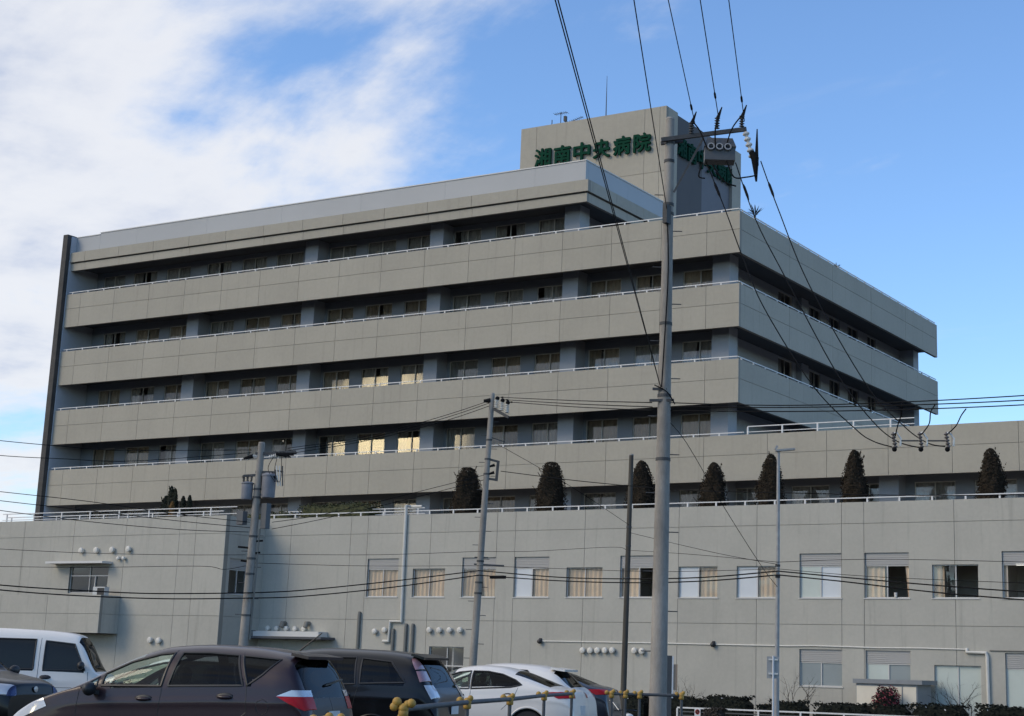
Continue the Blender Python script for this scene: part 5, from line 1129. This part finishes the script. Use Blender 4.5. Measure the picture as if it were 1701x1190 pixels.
park('parked_car', 'white hatchback mostly hidden behind the maroon hatchback, its bonnet showing', dict(HATCH, H=1.45, top=[(x, z * 0.915 if x > 0.9 else z * 0.98) for x, z in HATCH['top']], belt=[(x, z * 0.93) for x, z in HATCH['belt']],
   patches=[(a, b, ([(x, z * 0.925) for x, z in c] if e != 'top' else c), e, t) for a, b, c, e, t in HATCH['patches'] if a not in ('tail_lamp_top',)], seams=[[(x, z * 0.92) for x, z in q] for q in HATCH['seams'][:3]], N=120), 548, 23.3, P_WHITE)
WAGON = dict(L=4.65, W=1.75, H=1.63, N=200, wheels=(0.9, 3.65), wr=0.31, n=4.0, tumble=0.17, corner_y=0.62, ar=0.1,
  top=[(0, 0.6), (0.1, 0.75), (0.9, 0.97), (1.1, 1.02), (1.9, 1.48), (2.3, 1.585), (2.8, 1.625), (3.5, 1.615), (4.0, 1.575), (4.18, 1.53), (4.26, 1.45), (4.45, 1.14), (4.56, 0.98), (4.62, 0.8), (4.645, 0.6), (4.65, 0.4)],
  belt=[(0, 0.5), (0.6, 0.86), (1.2, 1.0), (2.5, 1.06), (3.8, 1.10), (4.3, 1.10), (4.6, 0.75), (4.65, 0.35)],
  patches=[('front_window', M_CGLASS, [(1.45, 1.06), (2.1, 1.44), (2.35, 1.47), (2.35, 1.08)], 'side', 0.014), ('rear_window', M_CGLASSD, [(2.42, 1.08), (2.44, 1.49), (3.3, 1.49), (3.35, 1.11)], 'side', 0.014), ('quarter_window', M_CGLASSD, [(3.42, 1.12), (3.40, 1.48), (3.86, 1.44), (4.12, 1.15)], 'side', 0.014),
    ('windscreen', M_CGLASS, (1.15, 1.95, 0.05, 0.8), 'top', 0), ('rear_screen', M_CGLASSD, (4.22, 4.50, 0.0, 0.78), 'top', 0),
    ('tail_lamp', M_TAILP, [(4.12, 1.50), (4.22, 1.50), (4.36, 1.345), (4.24, 1.335)], 'corner', 0), ('tail_lamp', M_TAILP, [(4.25, 1.325), (4.37, 1.33), (4.47, 1.17), (4.34, 1.16)], 'corner', 0), ('tail_lamp', M_TAILW, [(4.40, 1.12), (4.50, 1.12), (4.59, 0.93), (4.52, 0.92)], 'corner', 0),
    ('headlamp', M_TAILW, [(0.0, 0.62), (0.1, 0.72), (0.55, 0.88), (0.62, 0.78), (0.2, 0.62)], 'corner', 0)],
  seams=[[(2.38, 1.5), (2.36, 0.3)], [(3.36, 1.5), (3.4, 1.1), (3.3, 0.6)]], handles=[(2.2, 0.93), (3.2, 0.95)], mirrors=[(1.4, 1.05)], seat_x=1.9)
wag = park('parked_car', 'glossy black wagon with tall slim lamps up its rear pillars', WAGON, 776, 25.4, P_BLACK)
on_car(wag, MB().box(2.318, 2.33, -0.17, 0.17, 0.70, 0.87), 'number_plate', M_PLATE); on_car(wag, MB().bar((1.80, 0, 1.555), (2.0, 0, 1.50), 1.25, 0.035), 'spoiler', P_BLACK)
SEDAN = dict(L=4.55, W=1.79, H=1.44, N=200, wheels=(0.9, 3.70), wr=0.325, n=3.0, tumble=0.26, corner_y=0.5, ar=0.16, lr=0.7,
  top=[(0, 0.55), (0.08, 0.66), (0.5, 0.80), (1.15, 0.92), (1.35, 0.97), (1.95, 1.28), (2.3, 1.405), (2.65, 1.44), (3.0, 1.425), (3.4, 1.34), (3.8, 1.195), (4.1, 1.08), (4.35, 1.03), (4.46, 0.99), (4.52, 0.8), (4.545, 0.6), (4.55, 0.4)],
  belt=[(0, 0.48), (0.6, 0.78), (1.4, 0.93), (2.5, 0.97), (3.5, 1.02), (4.2, 0.98), (4.45, 0.85), (4.55, 0.35)],
  patches=[('front_window', M_CGLASS, [(1.62, 0.99), (1.98, 1.19), (2.3, 1.30), (2.52, 1.325), (2.56, 1.01)], 'side', 0.016), ('rear_window', M_CGLASSD, [(2.60, 1.01), (2.57, 1.325), (2.85, 1.325), (3.15, 1.28), (3.42, 1.185), (3.56, 1.10), (3.35, 1.055)], 'side', 0.016),
    ('windscreen', M_CGLASS, (1.42, 2.2, 0.04, 0.8), 'top', 0), ('rear_screen', M_CGLASSD, (3.36, 4.06, 0.05, 0.78), 'top', 0),
    ('tail_lamp', M_TAILR, [(4.02, 0.985), (4.3, 1.0), (4.55, 0.98), (4.55, 0.88), (4.25, 0.875)], 'corner', 0), ('headlamp', M_TAILW, [(0.0, 0.6), (0.1, 0.66), (0.55, 0.78), (0.62, 0.7), (0.2, 0.58)], 'corner', 0)],
  seams=[[(2.58, 1.33), (2.60, 1.0), (2.56, 0.3)], [(3.5, 1.05), (3.42, 0.85), (3.2, 0.65)], [(1.5, 0.94), (1.42, 0.3)]], handles=[(2.38, 0.88), (3.32, 0.90)], mirrors=[(1.6, 1.0)], mm=None, seat_x=2.05)
sed = park('parked_car', 'white fastback sedan with slim red tail lamps behind the fence rail', dict(SEDAN, mm=P_WHITE), 988, 31.5, P_WHITE)
on_car(sed, MB().box(2.262, 2.275, -0.17, 0.17, 0.58, 0.75), 'number_plate', M_PLATE)
CROSS = dict(L=4.3, W=1.77, H=1.50, N=150, wheels=(0.85, 3.45), wr=0.33, n=3.2, tumble=0.22, corner_y=0.55, ar=0.15, lr=0.6,
  top=[(0, 0.6), (0.1, 0.74), (0.9, 0.93), (1.15, 0.99), (1.85, 1.38), (2.2, 1.475), (2.6, 1.50), (3.2, 1.475), (3.62, 1.40), (3.70, 1.36), (4.0, 1.08), (4.15, 0.98), (4.26, 0.85), (4.29, 0.6), (4.3, 0.4)],
  belt=[(0, 0.5), (0.6, 0.82), (1.2, 0.95), (2.5, 1.0), (3.6, 1.05), (4.0, 0.98), (4.25, 0.7), (4.3, 0.35)],
  patches=[('front_window', M_CGLASS, [(1.5, 1.02), (2.1, 1.36), (2.35, 1.38), (2.35, 1.04)], 'side', 0.014), ('rear_window', M_CGLASSD, [(2.42, 1.04), (2.44, 1.385), (3.1, 1.36), (3.4, 1.1)], 'side', 0.014), ('windscreen', M_CGLASS, (1.2, 1.95, 0.04, 0.8), 'top', 0), ('rear_screen', M_CGLASSD, (3.66, 4.03, 0.02, 0.8), 'top', 0),
    ('tail_lamp', M_TAILR, [(3.80, 1.04), (4.12, 0.99), (4.28, 0.86), (4.12, 0.84), (3.95, 0.92)], 'corner', 0), ('headlamp', M_TAILW, [(0.0, 0.62), (0.1, 0.72), (0.55, 0.86), (0.62, 0.76), (0.2, 0.62)], 'corner', 0)],
  seams=[[(2.4, 1.4), (2.38, 0.3)]], handles=[(2.2, 0.9), (3.2, 0.93)], mirrors=[(1.4, 1.02)], seat_x=1.9)
cro = park('parked_car', 'white hatchback with a roof spoiler between the white fastback and the blue grey sedan', CROSS, 1000, 34.6, P_WHITE)
on_car(cro, MB().bar((1.42, 0, 1.415), (1.72, 0, 1.375), 1.2, 0.04), 'spoiler', P_WHITE)
park('parked_car', 'dark blue grey sedan at the end of the row beside the big concrete pole', dict(SEDAN, N=150), 1042, 37.8, P_GREY)
# facing row
KEI = dict(L=3.39, W=1.475, H=1.89, N=150, wheels=(0.62, 2.75), wr=0.27, n=5.0, tumble=0.13, af=0.16, lf=0.4, ar=0.06, corner_y=0.6,
  top=[(0, 0.72), (0.04, 0.92), (0.16, 1.05), (0.28, 1.10), (0.62, 1.70), (0.72, 1.79), (1.0, 1.845), (1.6, 1.88), (2.4, 1.89), (3.0, 1.87), (3.25, 1.83), (3.31, 1.70), (3.37, 1.1), (3.385, 0.8), (3.39, 0.4)],
  belt=[(0, 0.6), (0.2, 0.96), (0.4, 1.08), (2.0, 1.10), (3.2, 1.10), (3.38, 0.8), (3.39, 0.35)],
  patches=[('front_window', mat('tinted_glass', (0.022, 0.024, 0.023), 0.15, spec=0.25), [(0.50, 1.13), (0.74, 1.62), (1.28, 1.67), (1.28, 1.13)], 'side', 0.014), ('rear_window', MATS['tinted_glass'], [(1.46, 1.13), (1.46, 1.69), (2.32, 1.69), (2.32, 1.13)], 'side', 0.014), ('quarter_window', MATS['tinted_glass'], [(2.46, 1.14), (2.46, 1.68), (3.12, 1.67), (3.16, 1.14)], 'side', 0.014),
    ('windscreen', M_CGLASSD, (0.30, 0.66, 0.03, 0.86), 'top', 0), ('rear_screen', M_CGLASSD, (3.29, 3.37, 0.05, 0.8), 'top', 0), ('headlamp', M_TAILW, [(0.0, 0.68), (0.05, 0.86), (0.3, 0.9), (0.26, 0.68)], 'corner', 0), ('tail_lamp', M_TAILR, [(3.3, 0.7), (3.3, 1.1), (3.39, 1.1), (3.39, 0.7)], 'corner', 0)],
  seams=[[(1.37, 1.72), (1.37, 0.3)], [(2.39, 1.72), (2.39, 0.5)], [(0.44, 1.1), (0.40, 0.5)], [(0.4, 0.80), (3.2, 0.80)]], handles=[(1.22, 0.98)], hm=M_BLACK, mirrors=[(0.56, 1.22)], seat_x=1.05)
f = heading(7, True); van = car('parked_van', 'boxy white van with black window glass facing the maroon hatchback', KEI, cf(214, 33.0) - f * (3.39 / 2), f, P_WHITE, cat='van')
SUV = dict(KEI, L=3.5, H=1.62, W=1.5, wheels=(0.7, 2.85), wr=0.3, n=3.6, tumble=0.2, lf=0.5,
  top=[(0, 0.78), (0.04, 0.94), (0.3, 1.02), (0.75, 1.09), (0.95, 1.13), (1.45, 1.52), (1.7, 1.60), (2.3, 1.62), (3.0, 1.60), (3.3, 1.52), (3.44, 1.1), (3.48, 0.9), (3.5, 0.4)],
  belt=[(0, 0.68), (0.4, 0.95), (1.0, 1.05), (2.0, 1.08), (3.3, 1.08), (3.46, 0.8), (3.5, 0.35)],
  patches=[('front_window', M_CGLASSD, [(1.15, 1.10), (1.55, 1.46), (2.0, 1.50), (2.0, 1.10)], 'side', 0.014), ('rear_window', M_CGLASSD, [(2.1, 1.10), (2.1, 1.50), (2.9, 1.48), (2.95, 1.1)], 'side', 0.014), ('windscreen', M_CGLASSD, (0.98, 1.48, 0.03, 0.84), 'top', 0),
    ('headlamp', M_TAILW, [(0.0, 0.76), (0.03, 0.93), (0.62, 0.985), (0.60, 0.83)], 'corner', 0), ('grille', mat('grille_blue_chrome', (0.05, 0.06, 0.12), 0.25, 0.7), [(0, 0.76), (0, 0.95), (0.06, 0.95), (0.06, 0.76)], 'corner', 0)],
  seams=[[(2.05, 1.52), (2.05, 0.3)], [(1.0, 1.05), (1.02, 0.3)]], handles=[(1.9, 0.95)], mirrors=[(1.1, 1.14)], seat_x=1.55)
f = heading(-19, True); suv = car('parked_car', 'small black off-roader with a bright headlamp in front of the white van', SUV, cf(82, 27.0) - f * (3.5 / 2), f, P_BLACK)
on_car(suv, MB().lathe([(0.05, 0), (0.045, 0.01), (0, 0.012)], (-1.752, 0.0, 0.86), (-1, 0, 0), 12), 'badge', M_RIM)
f = heading(10, True); car('parked_car', 'dark car only just showing between the white van and the maroon roof', dict(SEDAN, N=110), cf(232, 39.0) - f * 2.27, f, P_BLACK)
# ------------------------------------------------------------------ yellow jointed pipe fence
M_YEL = mat('fence_joint_yellow', (0.52, 0.30, 0.055), 0.6, var=0.25, vscale=12, fine=0.2)
M_PIPE = mat('fence_pipe', (0.085, 0.09, 0.095), 0.65, 0.1, var=0.25, vscale=6)
def pipe_fence(label, posts, z=1.06, extra=-1):
    b = Vector((posts[0][0], posts[0][1], 0)); t = empty('pipe_fence', b); tag(t, label, 'fence', 'pipe fence with yellow joints')
    pp = [Vector((x, y, 0)) - b for x, y in posts]
    for k, p in enumerate(pp):
        MB().tube([p, p + Vector((0, 0, z - 0.03))], 0.022, 10).build('post', M_PIPE, t, smooth='auto')
        j = MB(); d = (pp[min(k + 1, len(pp) - 1)] - pp[max(k - 1, 0)]).normalized(); q = p + Vector((0, 0, z))
        j.lathe([(0.03, -0.05), (0.04, -0.04), (0.04, 0.0), (0.03, 0.01)], q + Vector((0, 0, -0.02)), (0, 0, 1), 12); j.ball(q, 0.043); j.ball(q - RT * 0.075 + Vector((0, 0, 0.012)), 0.036); j.ball(q + RT * 0.03 + Vector((0, 0, 0.035)), 0.03)
        if k == extra:
            for c in ((-0.055, 0.05), (0.06, 0.04), (-0.01, -0.07)): j.ball(q + RT * c[0] + Vector((0, 0, c[1])), 0.038)
        j.build('yellow_joint', M_YEL, t, smooth=True)
        if k: MB().tube([pp[k - 1] + Vector((0, 0, z - 0.005)), p + Vector((0, 0, z - 0.005))], 0.024, 10).build('rail', M_PIPE, t, smooth='auto'); MB().tube([pp[k - 1] + Vector((0, 0, 0.55)), p + Vector((0, 0, 0.55))], 0.021, 10).build('rail', M_PIPE, t, smooth='auto')
    return t
pipe_fence('long grey pipe fence with yellow joints in front of the black wagon', [(27.16, -63.07), (25.75, -60.13), (24.87, -58.01), (23.45, -55.01), (22.51, -52.74)], extra=0)
pipe_fence('low end of a pipe fence with yellow joints beside the maroon hatchback rear', [(27.99, -65.06), (28.14, -65.12), (29.6, -67.2)], z=1.01)
pipe_fence('short run of grey pipe fence with yellow joints beside the big concrete pole', [(22.41, -51.38), (22.58, -51.25), (22.76, -51.12), (23.3, -50.75)])
# ------------------------------------------------------------------ small things by the hospital wall
def white_fence():
    y = -10.0; g = ground_z(y); t = empty('white_fence', (3.0, y, g)); tag(t, 'low white metal fence in front of the clipped hedge', 'fence')
    x0, x1 = 2.05 - 3.0, 20.0 - 3.0; top = 0.80
    m = MB(); m.bar((x0, 0, top), (x1, 0, top), 0.05, 0.06); m.build('top_rail', M_RAIL, t)
    for k, x in enumerate(arange(x0, x1, 1.9)): MB().box(x - 0.035, x + 0.035, -0.03, 0.03, 0, top - 0.03).build('post', M_RAIL, t)
    for z in (0.12, 0.3, 0.48, 0.64): MB().bar((x0, 0, z), (x1, 0, z), 0.02, 0.05).build('slat', mat('fence_slat_dark', (0.08, 0.085, 0.085), 0.6), t)
white_fence()
pl = empty('prohibition_plate', (3.05, -10.06, -0.42)); tag(pl, 'small white plate with a red and black round symbol on the white fence', 'sign')
MB().box(-0.14, 0.14, -0.012, 0.0, 0, 0.36).build('plate', M_PLATE, pl)
MB().lathe([(0.11, 0.0), (0.11, 0.004), (0.085, 0.004), (0.085, 0.0)], (0, -0.013, 0.22), (0, -1, 0), 20).build('red_ring', mat('sign_red', (0.35, 0.02, 0.02), 0.5), pl); MB().lathe([(0.05, 0), (0.045, 0.004)], (0, -0.013, 0.22), (0, -1, 0), 14).build('symbol', M_BLACK, pl); MB().bar((-0.07, -0.019, 0.29), (0.07, -0.019, 0.15), 0.004, 0.022).build('red_bar', MATS['sign_red'], pl)
def cabinet():
    t = empty('utility_cabinet', (9.0, -7.0, GZ)); tag(t, 'cream utility cabinet with a grey flat roof standing against the podium', 'cabinet'); h = 1.18 - GZ
    MB().box(0, 2.7, 0.0, 1.7, 0, h).build('housing', mat('cabinet_grey', (0.33, 0.34, 0.345), 0.6, var=0.1), t)
    MC = mat('cabinet_cream', (0.78, 0.70, 0.56), 0.55, var=0.06)
    for a, b in ((0.03, 1.13), (1.19, 1.49), (1.55, 2.03), (2.09, 2.66)): MB().box(a, b, -0.03, -0.002, 0.15, h - 0.1).build('door_panel', MC, t)
    MB().box(-0.1, 2.95, -0.14, 1.8, h, h + 0.18).build('roof', mat('cabinet_roof', (0.25, 0.26, 0.265), 0.7, var=0.1), t)
cabinet()
sp = empty('road_sign', (17.26, -33.88, 0)); tag(sp, 'back of a grey road sign on a white post next to the street lamp', 'road sign')
MB().tube([(0, 0, 0), (0, 0, 1.9)], 0.028, 10).build('post', M_PLATE, sp, smooth='auto')
q = math.atan2(RT.y, RT.x); o = MB().box(-0.16, 0.16, -0.0, 0.012, 1.32, 1.88).build('plate', mat('sign_back', (0.36, 0.36, 0.35), 0.5, var=0.1), sp); o.location = FW * 0.04; o.rotation_euler = (0, 0, q)
for z in (1.44, 1.80): o = MB().box(-0.12, 0.12, -0.05, -0.0, z - 0.02, z + 0.02).build('bracket', M_PORC, sp); o.location = FW * 0.04; o.rotation_euler = (0, 0, q)
sb = empty('sign_board', (12.05, -29.75, ground_z(-29.75))); tag(sb, 'tall narrow dark sign board with a white edge behind the big concrete pole', 'sign')
o = MB().box(-0.13, 0.05, -0.05, 0.05, 0, 1.95).build('board', mat('board_dark', (0.05, 0.055, 0.06), 0.5), sb); o.rotation_euler = (0, 0, q)
o = MB().box(0.055, 0.10, -0.05, 0.05, 0.72, 1.93).build('white_edge', M_PLATE, sb); o.rotation_euler = (0, 0, q)
o = MB().box(0.105, 0.22, -0.02, 0.05, 0.95, 1.7).build('side_panel', mat('board_tan', (0.36, 0.25, 0.17), 0.6), sb); o.rotation_euler = (0, 0, q)
# scooter under a pale cover, by the short fence run
def scooter():
    p = cf(1046, 30.5); t = empty('scooter', p, math.atan2(-FW.y, -FW.x) + 0.5); t.scale = (0.72, 0.72, 0.72); tag(t, 'small scooter with a white fairing parked beside the short fence run', 'scooter')
    for x in (-0.6, 0.6):
        w = MB(); w.lathe([(0.12, -0.05), (0.22, -0.05), (0.235, 0), (0.22, 0.05), (0.12, 0.05)], (x, 0, 0.235), (0, 1, 0), 18); w.build('wheel', M_TYRE, t, smooth='auto'); MB().lathe([(0.12, -0.03), (0.02, -0.035), (0.02, 0.035), (0.12, 0.03)], (x, 0, 0.235), (0, 1, 0), 14).build('rim', M_RIM, t)
    b = MB(); b.tube(smooth_path([(-0.72, 0, 0.55), (-0.45, 0, 0.68), (0.0, 0, 0.62), (0.2, 0, 0.42), (0.42, 0, 0.5), (0.5, 0, 0.80)], 5), [0.06 + 0.07 * math.sin(3.1 * k / 25) for k in range(26)], 12); b.build('fairing', P_WHITE, t, smooth=True)
    MB().ball((-0.3, 0, 0.73), 0.3, 12, 6, (1.1, 0.5, 0.3)).build('saddle', M_BLACK, t, smooth=True); MB().ball((0.52, 0, 0.84), 0.12, 12, 8, (0.7, 1.1, 0.7)).build('headlight_cowl', P_WHITE, t, smooth=True)
    MB().tube([(0.58, 0, 0.3), (0.46, 0, 0.95)], 0.03, 8).build('steering_column', M_STEEL, t); MB().tube(smooth_path([(0.36, -0.32, 0.98), (0.45, -0.15, 1.0), (0.46, 0.15, 1.0), (0.36, 0.32, 0.98)], 4), 0.015, 6).build('handlebar', M_BLACK, t)
    MB().tube(smooth_path([(0.45, -0.25, 1.0), (0.2, -0.3, 1.2), (0.1, -0.32, 1.22)], 4), 0.01, 6).build('mirror_arm', M_PORC, t)
scooter()
# air conditioner on the balcony box
ac = empty('air_conditioner', (-34.05, -9.1, 4.40)); tag(ac, 'white and grey air conditioner unit on the balcony box under the left window', 'air conditioner')
MB().box(-0.45, 0.45, -0.16, 0.16, 0, 0.72).build('casing', mat('ac_white', (0.55, 0.55, 0.53), 0.5), ac); MB().box(-0.1, 0.42, -0.18, -0.161, 0.06, 0.66).build('grille', M_BLACK, ac)
for x in (-0.35, 0.35): MB().box(x - 0.03, x + 0.03, -0.14, 0.14, -1.1, 0).build('stand_leg', M_STEEL, ac)
cp = tag(MB().lathe([(0.06, 0), (0.075, 0.2), (0.068, 0.2), (0.055, 0.02)], (10.05, PY + 0.06, 4.868), n=14).build('cup', M_PORC), 'pale cup standing in the open window above the cream cabinet', 'cup')
